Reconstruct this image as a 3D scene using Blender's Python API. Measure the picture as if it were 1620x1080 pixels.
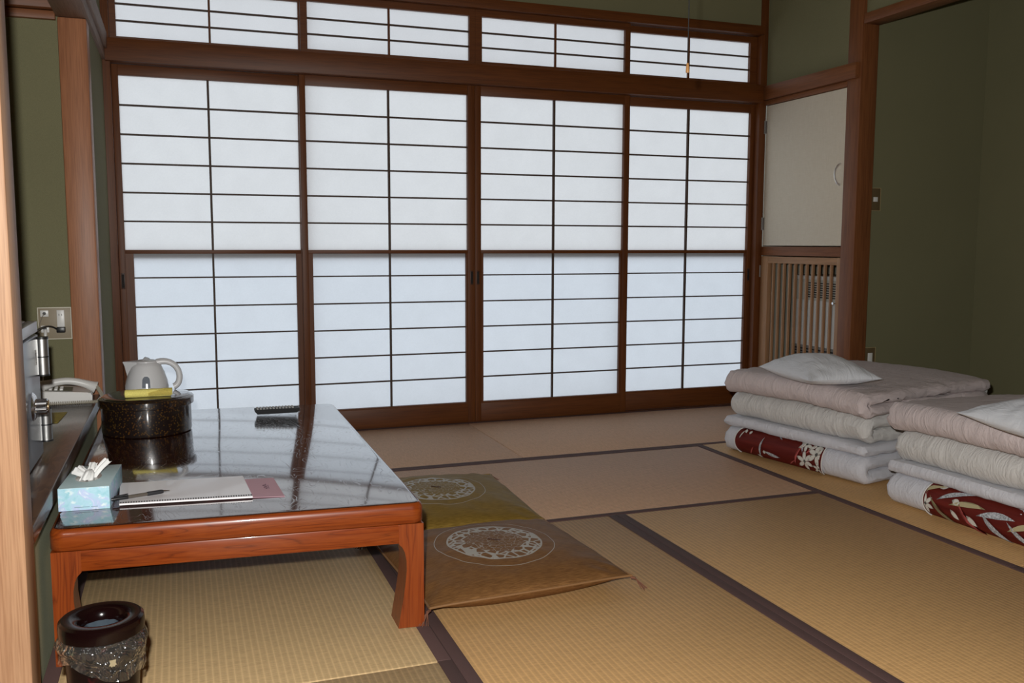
import bpy, bmesh, math, random
from mathutils import Vector, Matrix, noise
for o in list(bpy.data.objects): bpy.data.objects.remove(o)
SC = bpy.context.scene; COL = SC.collection
R_ = math.radians

# ------------------------------------------------------------------ camera
YAW, PIT, ROL, CH, FPX = R_(19.99), R_(6.05), R_(.14), .966, 1447.
fw = Vector((math.sin(YAW)*math.cos(PIT), math.cos(YAW)*math.cos(PIT), -math.sin(PIT)))
rt = Vector((math.cos(YAW), -math.sin(YAW), 0)); up = rt.cross(fw)
rt, up = rt*math.cos(ROL)+up*math.sin(ROL), up*math.cos(ROL)-rt*math.sin(ROL)
cd = bpy.data.cameras.new('camera'); cam = bpy.data.objects.new('camera', cd); COL.objects.link(cam)
cd.sensor_width = 36; cd.lens = FPX/1620*36; cd.clip_start = .05
CAM = Vector((0, 0, CH))
cam.matrix_world = Matrix.Translation(CAM) @ Matrix((rt, up, -fw)).transposed().to_4x4()
SC.camera = cam

# ------------------------------------------------------------------ light
SKY = 1.2; FLASH = 262.0
w = bpy.data.worlds.new('overcast_sky'); SC.world = w; w.use_nodes = True
bg = w.node_tree.nodes['Background']; bg.inputs[0].default_value = (.87, .93, 1.0, 1); bg.inputs[1].default_value = SKY
ld = bpy.data.lights.new('camera_flash', 'SPOT'); ld.energy = FLASH; ld.spot_size = R_(108); ld.spot_blend = .5
ld.shadow_soft_size = .018; ld.color = (1, .985, .955)
fl = bpy.data.objects.new('camera_flash', ld); COL.objects.link(fl)
fl.matrix_world = Matrix.Translation(CAM - rt*.055 + up*.10 + fw*.03) @ Matrix((rt, up, -(fw-rt*.10).normalized())).transposed().to_4x4()
SC.view_settings.view_transform = 'Standard'; SC.view_settings.look = 'None'
SC.view_settings.exposure = 0; SC.view_settings.gamma = 1; SC.view_settings.use_curve_mapping = False

# ------------------------------------------------------------------ materials
class NT:
    def __init__(s, name):
        s.m = bpy.data.materials.new(name); s.m.use_nodes = True; s.t = s.m.node_tree
        s.b = s.t.nodes['Principled BSDF']; s.out = s.t.nodes['Material Output']
    def n(s, typ, **k):
        x = s.t.nodes.new(typ)
        for a, v in k.items():
            if hasattr(x, a): setattr(x, a, v)
        return x
    def set(s, node, i, v):
        if hasattr(v, 'is_output') or isinstance(v, bpy.types.NodeSocket): s.t.links.new(v, node.inputs[i])
        else:
            if isinstance(v, tuple) and len(v) == 3 and node.inputs[i].type == 'RGBA': v = (*v, 1)
            node.inputs[i].default_value = v
    def math(s, op, a, b=0.0, c=0.0):
        x = s.n('ShaderNodeMath', operation=op)
        for i, v in enumerate((a, b, c)): s.set(x, i, v)
        return x.outputs[0]
    def coord(s, which='Object'): return s.n('ShaderNodeTexCoord').outputs[which]
    def sep(s, v):
        x = s.n('ShaderNodeSeparateXYZ'); s.set(x, 0, v); return x.outputs
    def mapv(s, v, scale=(1, 1, 1), rot=(0, 0, 0)):
        x = s.n('ShaderNodeMapping'); s.set(x, 0, v); x.inputs['Scale'].default_value = scale; x.inputs['Rotation'].default_value = rot; return x.outputs[0]
    def noise(s, v, scale, detail=4, rough=.55, dist=0.):
        x = s.n('ShaderNodeTexNoise'); s.set(x, 'Vector', v); x.inputs['Scale'].default_value = scale
        x.inputs['Detail'].default_value = detail; x.inputs['Roughness'].default_value = rough; x.inputs['Distortion'].default_value = dist
        return x.outputs[0]
    def voro(s, v, scale, feat='F1', out=0):
        x = s.n('ShaderNodeTexVoronoi', feature=feat); s.set(x, 'Vector', v); x.inputs['Scale'].default_value = scale; return x.outputs[out]
    def ramp(s, f, stops):
        x = s.n('ShaderNodeValToRGB'); s.set(x, 0, f); e = x.color_ramp.elements
        while len(e) < len(stops): e.new(.5)
        for q, (p, c) in zip(e, stops): q.position = p; q.color = (*c, 1) if len(c) == 3 else c
        return x.outputs[0]
    def mix(s, f, a, b, mode='MIX'):
        x = s.n('ShaderNodeMix', data_type='RGBA', blend_type=mode); s.set(x, 0, f)
        for i, v in ((6, a), (7, b)): s.set(x, i, v)
        return x.outputs[2]
    def bump(s, h, strength, dist=.002):
        x = s.n('ShaderNodeBump'); s.set(x, 'Height', h); x.inputs['Strength'].default_value = strength; x.inputs['Distance'].default_value = dist
        s.t.links.new(x.outputs[0], s.b.inputs['Normal']); return x
    def base(s, c, rough=.5, **k):
        s.set(s.b, 'Base Color', c); s.set(s.b, 'Roughness', rough)
        for a, v in k.items(): s.set(s.b, a.replace('_', ' '), v)
        return s

def plain(name, c, rough=.5, **k): return NT(name).base(c, rough, **k).m

def wood(name, dark, light, axis, rough=.5, figure=1.0, spec=.4, coat=0.):
    n = NT(name); co = n.coord()
    sc = [26., 26., 26.]; sc['XYZ'.index(axis)] = 1.1
    v = n.mapv(co, tuple(sc))
    a = n.noise(v, 1.3*figure, 5, .6, .35)
    sc2 = [160., 160., 160.]; sc2['XYZ'.index(axis)] = 5.
    b = n.noise(n.mapv(co, tuple(sc2)), 1.5, 2, .5)
    c = n.mix(n.ramp(a, [(.28, (0, 0, 0)), (.72, (1, 1, 1))]), dark, light)
    c = n.mix(.35, c, n.ramp(b, [(.3, tuple(x*.55 for x in dark)), (.6, light)]))
    n.base(c, rough, Specular_IOR_Level=spec, Coat_Weight=coat, Coat_Roughness=.12); n.bump(b, .12, .001)
    return n.m

DW, LW = (.088, .024, .004), (.152, .045, .008)
M = {}
for ax in 'XYZ':
    M['frame'+ax] = wood('frame_wood_'+ax.lower(), DW, LW, ax, .5)
    M['beam'+ax] = wood('beam_wood_'+ax.lower(), (.135, .043, .013), (.24, .086, .028), ax, .5)
    M['pale'+ax] = wood('lattice_wood_'+ax.lower(), (.30, .155, .075), (.42, .235, .12), ax, .5)
M['post'] = wood('near_post_wood', (.35, .175, .088), (.52, .31, .175), 'Z', .55, .7)
M['pillar'] = wood('pillar_wood', (.26, .10, .045), (.42, .18, .085), 'Z', .45, .7)
M['greybeam'] = wood('weathered_beam_wood', (.16, .085, .05), (.26, .16, .11), 'Y', .6)

def wallmat(name, c):
    n = NT(name); co = n.coord()
    a = n.noise(co, 420, 3, .7); b = n.noise(co, 2.2, 3)
    col = n.mix(n.ramp(a, [(.3, (0, 0, 0)), (.7, (1, 1, 1))]), tuple(x*.82 for x in c), tuple(x*1.12 for x in c))
    col = n.mix(.16, col, n.ramp(b, [(.3, tuple(x*.8 for x in c)), (.7, tuple(x*1.15 for x in c))]))
    n.base(col, .92, Specular_IOR_Level=.2); n.bump(a, .35, .0015); return n.m
M['wall'] = wallmat('green_sand_plaster', (.200, .190, .105))
M['dado'] = wallmat('green_grey_plaster', (.40, .43, .29))
M['ceil'] = wood('ceiling_board', (.2, .12, .06), (.3, .19, .1), 'Y', .7)
M['backwall'] = plain('beige_plaster', (.30, .26, .18), .9)

def tatami(name, c, ax):
    # ridges run along ax, spaced 15 mm; rush strands cross them
    n = NT(name); x, y, z = n.sep(n.coord()); cr, al = (x, y) if ax == 'Y' else (y, x)
    f = n.math('FRACT', n.math('DIVIDE', cr, .0155))
    d = n.math('ABSOLUTE', n.math('SUBTRACT', f, .5))
    ridge = n.math('SMOOTHSTEP', d, .5, .5) if False else n.ramp(d, [(.0, (1, 1, 1)), (.12, (.35, .35, .35)), (.3, (0, 0, 0))])
    sc = (34., 420., 34.) if ax == 'Y' else (420., 34., 34.)
    rush = n.noise(n.mapv(n.coord(), sc), 1.0, 2, .6)
    blot = n.noise(n.coord(), 3.0, 4)
    c1 = n.mix(n.ramp(rush, [(.3, (0, 0, 0)), (.7, (1, 1, 1))]), tuple(q*.78 for q in c), tuple(q*1.13 for q in c))
    c1 = n.mix(n.math('MULTIPLY', ridge, .60), c1, tuple(min(1, q*1.5) for q in c))
    c1 = n.mix(n.math('MULTIPLY', blot, .28), c1, tuple(q*.72 for q in c))
    n.base(c1, .62, Specular_IOR_Level=.3)
    h = n.math('ADD', n.math('MULTIPLY', d, 1.2), n.math('MULTIPLY', rush, .7))
    n.bump(h, .5, .0012); return n.m
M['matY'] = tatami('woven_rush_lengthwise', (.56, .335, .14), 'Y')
M['matN'] = tatami('woven_rush_paler', (.52, .365, .185), 'Y')  # paler, less saturated tone for the left-hand mats
M['matX'] = tatami('woven_rush_crosswise', (.60, .375, .235), 'X')  # pinker base colour stands in for the sheen of the crosswise weave
def cloth(name, c, sc=700, rough=.85, amt=.12, b=.25, **k):
    n = NT(name); co = n.coord(); a = n.noise(co, sc, 2, .6)
    n.base(n.mix(n.ramp(a, [(.35, (0, 0, 0)), (.65, (1, 1, 1))]), tuple(q*(1-amt) for q in c), tuple(min(1, q*(1+amt*.5)) for q in c)), rough, **k)
    n.bump(a, b, .0008); return n.m
M['heri'] = cloth('dark_purple_border_cloth', (.092, .048, .043), 900)

def paper(name, c, tr):
    n = NT(name); a = n.noise(n.mapv(n.coord(), (1, 1, 1)), 150, 4, .8); b = n.noise(n.coord(), 9, 5)
    f = n.math('ADD', n.math('MULTIPLY', a, .6), n.math('MULTIPLY', b, .4))
    col = n.mix(n.ramp(f, [(.35, (0, 0, 0)), (.65, (1, 1, 1))]), tuple(q*.90 for q in c), c)
    t = n.n('ShaderNodeBsdfTranslucent'); n.set(t, 0, col)
    d = n.n('ShaderNodeBsdfDiffuse'); n.set(d, 0, tuple(q*.8 for q in c))
    mx = n.n('ShaderNodeMixShader'); n.set(mx, 0, tr); n.t.links.new(d.outputs[0], mx.inputs[1]); n.t.links.new(t.outputs[0], mx.inputs[2])
    n.t.links.new(mx.outputs[0], n.out.inputs[0]); return n.m
M['paperU'] = paper('shoji_paper', (.95, .955, .95), .60)
M['paperL'] = paper('shoji_paper_lower', (.90, .95, 1.0), .58)
M['paperR'] = paper('transom_paper', (.95, .955, .96), .56)
M['kumiko'] = plain('backlit_lattice_wood', (.050, .024, .012), .6)  # bar colour darkened to paint in their backlit look
M['chrome'] = plain('chrome', (.75, .75, .76), .18, Metallic=1.)
M['brushed'] = plain('brushed_steel', (.42, .42, .41), .38, Metallic=1.)
M['black'] = plain('black_plastic', (.012, .012, .013), .35)
M['white'] = plain('white_plastic', (.74, .73, .70), .35)
M['dark'] = plain('dark_recess', (.012, .009, .008), .8)

# ------------------------------------------------------------------ mesh helpers
def bm_new(): return bmesh.new()
def bx(bm, x0, x1, y0, y1, z0, z1, bev=0., seg=2, mi=0):
    r = bmesh.ops.create_cube(bm, size=1)
    for v in r['verts']: v.co = Vector(((x0+x1)/2+v.co.x*(x1-x0), (y0+y1)/2+v.co.y*(y1-y0), (z0+z1)/2+v.co.z*(z1-z0)))
    fs = {f for v in r['verts'] for f in v.link_faces}
    for f in fs: f.material_index = mi
    if bev > 0:
        es = {e for v in r['verts'] for e in v.link_edges}
        bmesh.ops.bevel(bm, geom=list(es), offset=bev, segments=seg, affect='EDGES', profile=.5)
    return bm
def tube(bm, pts, rad, seg=10, cap=True, mi=0):
    pts = [Vector(p) for p in pts]; n = len(pts); rings = []
    rr = rad if isinstance(rad, (list, tuple)) else [rad]*n
    prev = None
    for i, p in enumerate(pts):
        t = (pts[min(i+1, n-1)]-pts[max(i-1, 0)]).normalized()
        if prev is None:
            a = Vector((0, 0, 1)) if abs(t.z) < .9 else Vector((1, 0, 0)); u = t.cross(a).normalized()
        else: u = (prev - t*prev.dot(t)).normalized()
        prev = u; v = t.cross(u)
        rings.append([bm.verts.new(p + (u*math.cos(q)+v*math.sin(q))*rr[i]) for q in [2*math.pi*k/seg for k in range(seg)]])
    for a, b in zip(rings, rings[1:]):
        for k in range(seg):
            f = bm.faces.new((a[k], a[(k+1) % seg], b[(k+1) % seg], b[k])); f.material_index = mi
    if cap:
        for r in (rings[0], rings[-1]):
            f = bm.faces.new(r); f.material_index = mi
    return bm
def lathe(bm, prof, seg=64, c=(0, 0, 0), mi=0, jit=None, closed=False):
    rings = []
    for i, (r, z) in enumerate(prof):
        if r < 1e-5: rings.append([bm.verts.new((c[0], c[1], c[2]+z))]); continue
        ring = []
        for k in range(seg):
            q = 2*math.pi*k/seg; rr, zz = (r, z) if jit is None else jit(r, z, q, i)
            ring.append(bm.verts.new((c[0]+rr*math.cos(q), c[1]+rr*math.sin(q), c[2]+zz)))
        rings.append(ring)
    pairs = list(zip(rings, rings[1:])) + ([(rings[-1], rings[0])] if closed else [])
    for a, b in pairs:
        for k in range(seg):
            k2 = (k+1) % seg
            vs = (a[k], a[k2], b[k2], b[k]) if len(a) > 1 and len(b) > 1 else ((a[0], b[k2], b[k]) if len(a) == 1 else (a[k], a[k2], b[0]))
            f = bm.faces.new(vs); f.material_index = mi
    return bm
def prism(bm, poly, fn, d0, d1, mi=0):
    # poly 2-D outline, fn(p, d) -> 3-D point
    a = [bm.verts.new(fn(p, d0)) for p in poly]; b = [bm.verts.new(fn(p, d1)) for p in poly]
    n = len(poly); fs = [bm.faces.new(a), bm.faces.new(list(reversed(b)))]
    for i in range(n): fs.append(bm.faces.new((a[i], b[i], b[(i+1) % n], a[(i+1) % n])))
    for f in fs: f.material_index = mi
    return bm
def obj(name, bm, mats, parent=None, smooth=True, loc=None, ang=35):
    bmesh.ops.recalc_face_normals(bm, faces=bm.faces)
    me = bpy.data.meshes.new(name); bm.to_mesh(me); bm.free()
    for m in (mats if isinstance(mats, (list, tuple)) else [mats]): me.materials.append(m)
    if smooth:
        me.polygons.foreach_set('use_smooth', [True]*len(me.polygons))
        me.set_sharp_from_angle(angle=R_(ang))
    o = bpy.data.objects.new(name, me); COL.objects.link(o)
    if parent: o.parent = parent
    if loc: o.location = loc
    return o
def tag(o, label, cat, group=None, kind=None):
    o['label'] = label; o['category'] = cat
    if group: o['group'] = group
    if kind: o['kind'] = kind
    return o
def thing(name, label, cat, loc=(0, 0, 0), rz=0, group=None):
    o = bpy.data.objects.new(name, None); COL.objects.link(o); o.empty_display_size = .05
    o.location = loc; o.rotation_euler = (0, 0, rz); tag(o, label, cat, group); return o
def struct(name, bm=None, m=None, label=None, cat=None, **k):
    if bm is None: o = bpy.data.objects.new(name, None); COL.objects.link(o); o.empty_display_size = .05
    else: o = obj(name, bm, m, **k)
    o['kind'] = 'structure'
    if label: o['label'] = label
    if cat: o['category'] = cat
    return o
def sbox(name, m, *a, bev=.0015, label=None, cat=None): return struct(name, bx(bm_new(), *a, bev=bev), m, label, cat)

# ------------------------------------------------------------------ room shell
YB = 4.70      # shoji plane (room side face)
XL, XR = -.29, 3.30
struct('floor', bx(bm_new(), -1.6, 4.6, -1.7, 4.9, -.12, -.052), M['ceil'], 'wooden subfloor under the tatami mats', 'floor')
struct('ceiling', bx(bm_new(), -1.7, 4.7, -1.8, 4.95, 2.60, 2.66), M['ceil'], 'board ceiling above the room', 'ceiling')
b = bm_new(); bx(b, -.36, 3.5, YB+.0, YB+.06, 2.237, 2.60)
struct('wall_back', b, M['wall'], 'dark green plaster wall above the paper transom windows', 'wall')
b = bm_new(); bx(b, -.40, -.297, 3.957, YB-.016, -.05, 2.60); bx(b, -.40, -.325, 2.10, 3.90, 1.92, 2.60); 
struct('wall_left', b, M['wall'], 'green plaster wall left of the paper screens', 'wall')
struct('wall_front', bx(bm_new(), -1.6, 4.6, -1.76, -1.7, -.05, 2.60), M['backwall'], 'plain wall behind the viewer', 'wall')
b = bm_new(); bx(b, 3.315, 3.36, 3.95, YB+.06, 1.85, 2.60)
struct('wall_right', b, M['wall'], 'green plaster wall above the cream closet door', 'wall')
struct('wall_right_lintel', bx(bm_new(), 3.31, 3.37, .6, 3.90, 2.13, 2.60), M['wall'], 'green plaster band above the alcove lintel', 'wall')
struct('wall_right_near', bx(bm_new(), 3.31, 3.40, -1.7, .6, -.05, 2.60), M['wall'], 'green plaster wall near the viewer on the right', 'wall')
struct('wall_alcove_back', bx(bm_new(), 3.36, 4.20, 3.90, 3.94, -.05, 2.60), M['wall'], 'dark green alcove wall carrying the light switch', 'wall')
struct('wall_alcove_right', bx(bm_new(), 4.15, 4.20, .55, 3.94, -.05, 2.60), M['wall'], 'dark green side wall of the alcove at the right edge', 'wall')
struct('wall_alcove_near', bx(bm_new(), 3.40, 4.20, .55, .60, -.05, 2.60), M['wall'], 'near side wall of the right alcove', 'wall')
struct('wall_niche_back', bx(bm_new(), -1.20, -.345, 3.86, 3.90, -.05, 2.60), M['wall'], 'green niche wall behind the telephone and socket plate', 'wall')
struct('wall_niche_left', bx(bm_new(), -1.25, -1.20, -1.7, 3.90, -.05, 2.60), M['wall'], 'inner left wall of the niche', 'wall')
struct('wall_niche_near', bx(bm_new(), -1.20, -.42, 1.98, 2.04, -.05, 2.60), M['wall'], 'near side wall of the niche behind the pale post', 'wall')
struct('wall_niche_base', bx(bm_new(), -.345, -.318, 2.07, 3.86, -.05, .343), M['dado'], 'green plaster strip below the niche board', 'wall')
struct('floor_left', bx(bm_new(), -1.2, -.316, .166, 1.957, -.05, 0), M['ceil'], 'wooden floor left of the mats', 'floor')
# closet shell behind the cream door
b = bm_new(); bx(b, 3.80, 3.84, 3.94, 4.80, -.05, 2.60); bx(b, 3.36, 3.84, 4.76, 4.80, -.05, 2.60)
struct('wall_closet', b, plain('closet_wall', (.30, .30, .25), .9), 'inside walls of the closet behind the lattice', 'wall')
b = bm_new(); bx(b, 3.40, 3.80, 3.95, 4.76, .905, .945)
struct('trim_closet_shelf', b, M['paleY'], 'shelf inside the closet', 'shelf')

def trims():
    T = []
    def t(m, lab, *a, bev=.002): T.append(sbox('trim_%d' % (len(T)+1), m, *a, bev=bev, label=lab, cat='trim'))
    t(M['frameX'], 'long brown beam between the screens and the transom windows', -.285, 3.262, YB-.045, YB+.05, 1.798, 1.900)
    t(M['frameX'], 'brown rail along the top of the transom windows', -.285, 3.262, YB-.035, YB+.05, 2.187, 2.237)
    t(M['frameZ'], 'brown jamb at the left end of the screens', -.400, -.2645, YB-.015, YB+.075, -.05, 2.60)
    t(M['frameZ'], 'brown corner post at the right end of the screens', 3.2595, 3.305, YB-.012, YB+.078, -.05, 2.60)
    t(M['frameX'], 'brown sill under the paper screens', -.285, 3.262, YB+.003, YB+.07, -.05, .002)
    t(M['pillar'], 'reddish square pillar at the niche beside the telephone', -.392, -.292, 3.85, 3.955, -.05, 1.80, bev=.007)
    t(M['greybeam'], 'greyish brown beam along the left wall above the niche', -.395, -.283, 2.02, YB-.045, 1.80, 1.845)
    t(M['greybeam'], 'upper moulding of the left wall beam', -.33, -.272, 2.02, YB-.045, 1.847, 1.925, bev=.006)
    t(M['beamX'], 'lintel strip across the back of the niche', -1.20, -.396, 3.835, 3.86, 1.785, 1.815)
    t(M['beamX'], 'dark board above the niche lintel', -1.20, -.396, 3.80, 3.86, 1.818, 1.93)
    t(M['post'], 'pale wooden post at the near left edge', -.47, -.300, 1.958, 2.062, -.05, 2.60, bev=.004)
    t(M['beamZ'], 'square brown pillar between the closet door and the alcove', 3.29, 3.392, 3.868, 3.972, -.05, 2.60, bev=.003)
    t(M['beamY'], 'projecting brown rail above the cream closet door', 3.268, 3.315, 3.885, YB-.012, 1.815, 1.893)
    t(M['beamY'], 'thin reddish strip directly above the cream closet door', 3.292, 3.34, 3.974, YB-.012, 1.786, 1.813)
    t(M['beamY'], 'brown rail between the cream door and the lattice door', 3.300, 3.35, 3.974, YB-.012, .905, .957)
    t(M['beamY'], 'brown sill under the lattice door', 3.300, 3.35, 3.974, YB-.012, -.05, .06)
    t(M['beamY'], 'brown lintel above the dark alcove', 3.292, 3.392, .6, 3.866, 2.078, 2.128)
trims()

# tatami mats ------------------------------------------------------------
def mat(x0, x1, y0, y1, ax, label, heri='LR'):
    """ax: direction of the long edges; heri letters: which long edges carry border"""
    cx, cy = (x0+x1)/2, (y0+y1)/2
    t = thing('tatami_mat', label, 'tatami mat', (cx, cy, -.05), 0, 'tatami mats covering the floor')
    hw = .034; g = .0008
    a0, a1, c0, c1 = (x0-cx, x1-cx, y0-cy, y1-cy)
    bx0 = bm_new(); gx, gy = (g, .0022) if ax == 'Y' else (.0022, g); bx(bx0, a0+gx, a1-gx, c0+gy, c1-gy, 0, .050, bev=.003, seg=2)
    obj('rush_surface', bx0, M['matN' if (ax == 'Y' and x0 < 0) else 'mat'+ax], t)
    for s in heri:
        q = bm_new()
        if ax == 'Y':
            e = (a0+g, a0+hw) if s == 'L' else (a1-hw, a1-g); bx(q, e[0], e[1], c0+g, c1-g, .045, .0518, bev=.0015)
        else:
            e = (c0+g, c0+hw*.8) if s == 'L' else (c1-hw*.8, c1-g); bx(q, a0+g, a1-g, e[0], e[1], .045, .0518, bev=.0015)
        obj('cloth_border', q, M['heri'], t)
Y0, Y1, Y2, Y3 = 4.70, 3.795, 2.884, 1.975
X1, X2, X3 = .570, 1.450, 2.330
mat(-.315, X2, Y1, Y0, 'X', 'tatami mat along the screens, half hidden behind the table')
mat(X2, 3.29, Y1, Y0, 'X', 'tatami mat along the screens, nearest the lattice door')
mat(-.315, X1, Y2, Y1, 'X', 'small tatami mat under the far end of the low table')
mat(X1, X3, Y2, Y1, 'X', 'tatami mat with a pinkish painted sheen behind the two floor cushions, in the second row from the screens')
mat(X3, 3.29, 2.00, Y1, 'Y', 'tatami mat under both bedding stacks', 'L')
mat(-.315, X1, Y3, Y2, 'Y', 'tatami mat under the near end of the low table')
mat(-.315, X1, .17, Y3, 'Y', 'tatami mat under the waste bin at the bottom edge')
mat(X1, X2, 1.09, Y2, 'Y', 'tatami mat under the front floor cushion, right of the table leg')
mat(X2, X3, 1.09, Y2, 'Y', 'tatami mat in the open floor between front cushion and bedding', 'L')
mat(X3, 3.29, .2, 2.00, 'Y', 'tatami mat at the bottom right corner below the near bedding stack', 'L')
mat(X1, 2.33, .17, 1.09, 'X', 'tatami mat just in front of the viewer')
sbox('trim_floor_strip', M['beamX'], 3.29, 4.15, .6, 3.90, -.05, .0, label='wooden floor of the dark alcove', cat='floor')
sbox('trim_floor_near', M['beamX'], -1.2, 3.31, -1.7, .165, -.05, .0, label='wooden floor behind the viewer', cat='floor')

# ------------------------------------------------------------------ shoji doors
def shoji(i, x0, x1, dy, px0, px1, lx0, lx1, vx, pulls):
    """x0..x1 whole panel, px upper pane, lx lower pane, vx centre bar, dy offset from YB"""
    y0, y1 = YB+dy, YB+dy+.030
    d = struct('door_%d' % i, None, None, SHL[i-1], 'shoji screen')
    yp = y1-.006; mz, mx, my = M['frameZ'], M['frameX'], M['frameY']
    for a, b_ in ((x0, px0), (px1, x1)): obj('stile', bx(bm_new(), a, b_, y0, y1, .003, 1.797, bev=.0012), mz, d)
    obj('top_rail', bx(bm_new(), px0, px1, y0+.001, y1-.001, 1.748, 1.797, bev=.001), mx, d)
    obj('middle_rail', bx(bm_new(), px0, px1, y0+.001, y1-.001, .918, .936, bev=.001), mx, d)
    obj('bottom_rail', bx(bm_new(), px0, px1, y0+.001, y1-.001, .003, .104, bev=.001), mx, d)
    q = bm_new()
    bx(q, px0, lx0, y0+.004, y1-.003, .104, .918); bx(q, lx1, px1, y0+.004, y1-.003, .104, .918); bx(q, lx0, lx1, y0+.004, y1-.003, .104, .1115)
    obj('lower_frame', q, mz, d)
    hb = .0040
    for k in range(1, 6):
        z = .936+(.812/6)*k; obj('lattice_bar', bx(bm_new(), px0, px1, yp-.016, yp-.001, z-hb, z+hb), M['kumiko'], d)
    for z in (.802, .6615, .5235, .385, .2475):
        obj('lattice_bar', bx(bm_new(), lx0, lx1, yp-.014, yp-.001, z-hb*.85, z+hb*.85), M['kumiko'], d)
    obj('centre_bar', bx(bm_new(), vx-.0052, vx+.0052, yp-.0165, yp-.0005, .936, 1.748), M['kumiko'], d)
    obj('centre_bar', bx(bm_new(), vx-.0048, vx+.0048, yp-.0145, yp-.0005, .1115, .918), M['kumiko'], d)
    def sheet(a, b_, z0, z1, m, nm):
        q = bm_new(); q.faces.new([q.verts.new(v) for v in ((a, yp, z0), (b_, yp, z0), (b_, yp, z1), (a, yp, z1))])
        obj(nm, q, m, d, smooth=False)
    sheet(px0-.002, px1+.002, .930, 1.752, M['paperU'], 'upper_paper'); sheet(lx0-.002, lx1+.002, .106, .924, M['paperL'], 'lower_paper')
    obj('outer_slide_rail', bx(bm_new(), px0, px1, y1+.001, y1+.010, .893, .930), mx, d)
    for hx in pulls:
        q = bm_new(); bx(q, hx-.0085, hx+.0085, y0-.0016, y0+.004, .750, .826, bev=.0006)
        p = obj('finger_pull', q, plain('pull_rim', (.06, .022, .01), .4), d)
        obj('recess', bx(bm_new(), hx-.0055, hx+.0055, y0-.0022, y0-.0012, .756, .820), M['dark'], p)
SHL = ['paper shoji screen leftmost in the row, behind the kettle', 'paper shoji screen second from the left, above the remote control end of the table',
       'paper shoji screen third from the left, just right of the centre finger pulls', 'paper shoji screen rightmost in the row, beside the closet']
shoji(1, -.264, .616, .034, -.236, .586, -.200, .562, .162, (-.250,))
shoji(2, .588, 1.497, 0., .618, 1.458, .640, 1.449, 1.037, (1.479,))
shoji(3, 1.499, 2.412, 0., 1.532, 2.378, 1.546, 2.366, 1.956, (1.514,))
shoji(4, 2.386, 3.259, .034, 2.414, 3.232, 2.418, 3.224, 2.815, (3.245,))
# ------------------------------------------------------------------ transom windows
def transom(i, x0, x1, px0, px1, vx, dy):
    y0 = YB+dy; y1 = y0+.026; yp = y1-.005
    d = struct('window_%d' % i, None, None, TRL[i-1], 'transom window')
    obj('frame', (lambda q: (bx(q, x0, px0, y0, y1, 1.901, 2.186), bx(q, px1, x1, y0, y1, 1.901, 2.186), bx(q, px0, px1, y0+.001, y1, 1.901, 1.923), bx(q, px0, px1, y0+.001, y1, 2.152, 2.186), q)[-1])(bm_new()), M['frameX'], d)
    for z in (1.9965, 2.0725): obj('lattice_bar', bx(bm_new(), px0, px1, yp-.013, yp-.001, z-.0040, z+.0040), M['kumiko'], d)
    obj('centre_bar', bx(bm_new(), vx-.005, vx+.005, yp-.0135, yp-.0005, 1.923, 2.152), M['frameZ'], d)
    q = bm_new(); q.faces.new([q.verts.new(v) for v in ((px0-.002, yp, 1.92), (px1+.002, yp, 1.92), (px1+.002, yp, 2.156), (px0-.002, yp, 2.156))])
    obj('paper', q, M['paperR'], d, smooth=False)
TRL = ['paper transom window leftmost, above the first screen', 'paper transom window above the second screen from the left', 'paper transom window above the third screen from the left', 'paper transom window rightmost, behind the hanging light pull']
transom(1, -.264, .625, -.236, .594, .178, .032); transom(2, .600, 1.499, .634, 1.468, 1.044, 0.)
transom(3, 1.500, 2.408, 1.538, 2.376, 1.960, 0.); transom(4, 2.38, 3.259, 2.420, 3.214, 2.805, .032)

# ------------------------------------------------------------------ closet doors
d = struct('door_5', None, None, 'cream panel closet door with a silver bow handle, right of the screens', 'closet door')
n = NT('cream_cloth_board'); co = n.coord(); a = n.noise(n.mapv(co, (1, 6, 60)), 4, 4, .6); a2 = n.noise(n.mapv(co, (1, 80, 5)), 4, 3)
n.base(n.mix(.5, n.ramp(a, [(.3, (.62, .55, .43)), (.7, (.70, .64, .53))]), n.ramp(a2, [(.3, (.62, .56, .45)), (.7, (.72, .66, .55))])), .7)
obj('door_panel', bx(bm_new(), 3.305, 3.330, 3.978, 4.684, .963, 1.783, bev=.002), n.m, d)
q = bm_new(); pts = [(3.304, 4.014, 1.285), (3.287, 4.014, 1.293), (3.272, 4.014, 1.315), (3.268, 4.014, 1.339), (3.272, 4.014, 1.363), (3.287, 4.014, 1.385), (3.304, 4.014, 1.393)]
tube(q, pts, [.007, .006, .005, .0045, .005, .006, .007], 10); obj('door_handle', q, plain('satin_silver_handle', (.93, .93, .93), .3, Metallic=.85), d)
for z in (1.66, 1.093):
    q = bm_new(); tube(q, [(3.299, 4.688, z-.038), (3.299, 4.688, z+.038)], .0055, 10); bx(q, 3.300, 3.306, 4.670, 4.688, z-.036, z+.036); obj('hinge', q, M['brushed'], d)
d = struct('door_6', None, None, 'slatted wooden lattice door in front of the air conditioner', 'lattice door')
q = bm_new(); bx(q, 3.300, 3.330, 4.618, 4.686, .07, .900, bev=.0015); obj('stile', q, M['paleZ'], d)
q = bm_new(); bx(q, 3.300, 3.330, 3.978, 4.010, .07, .900, bev=.0015); obj('stile', q, M['paleZ'], d)
q = bm_new(); bx(q, 3.301, 3.329, 4.010, 4.618, .860, .899, bev=.0015); obj('top_rail', q, M['paleY'], d)
q = bm_new(); bx(q, 3.301, 3.329, 4.010, 4.618, .07, .12, bev=.0015); obj('bottom_rail', q, M['paleY'], d)
slat = None
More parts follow.
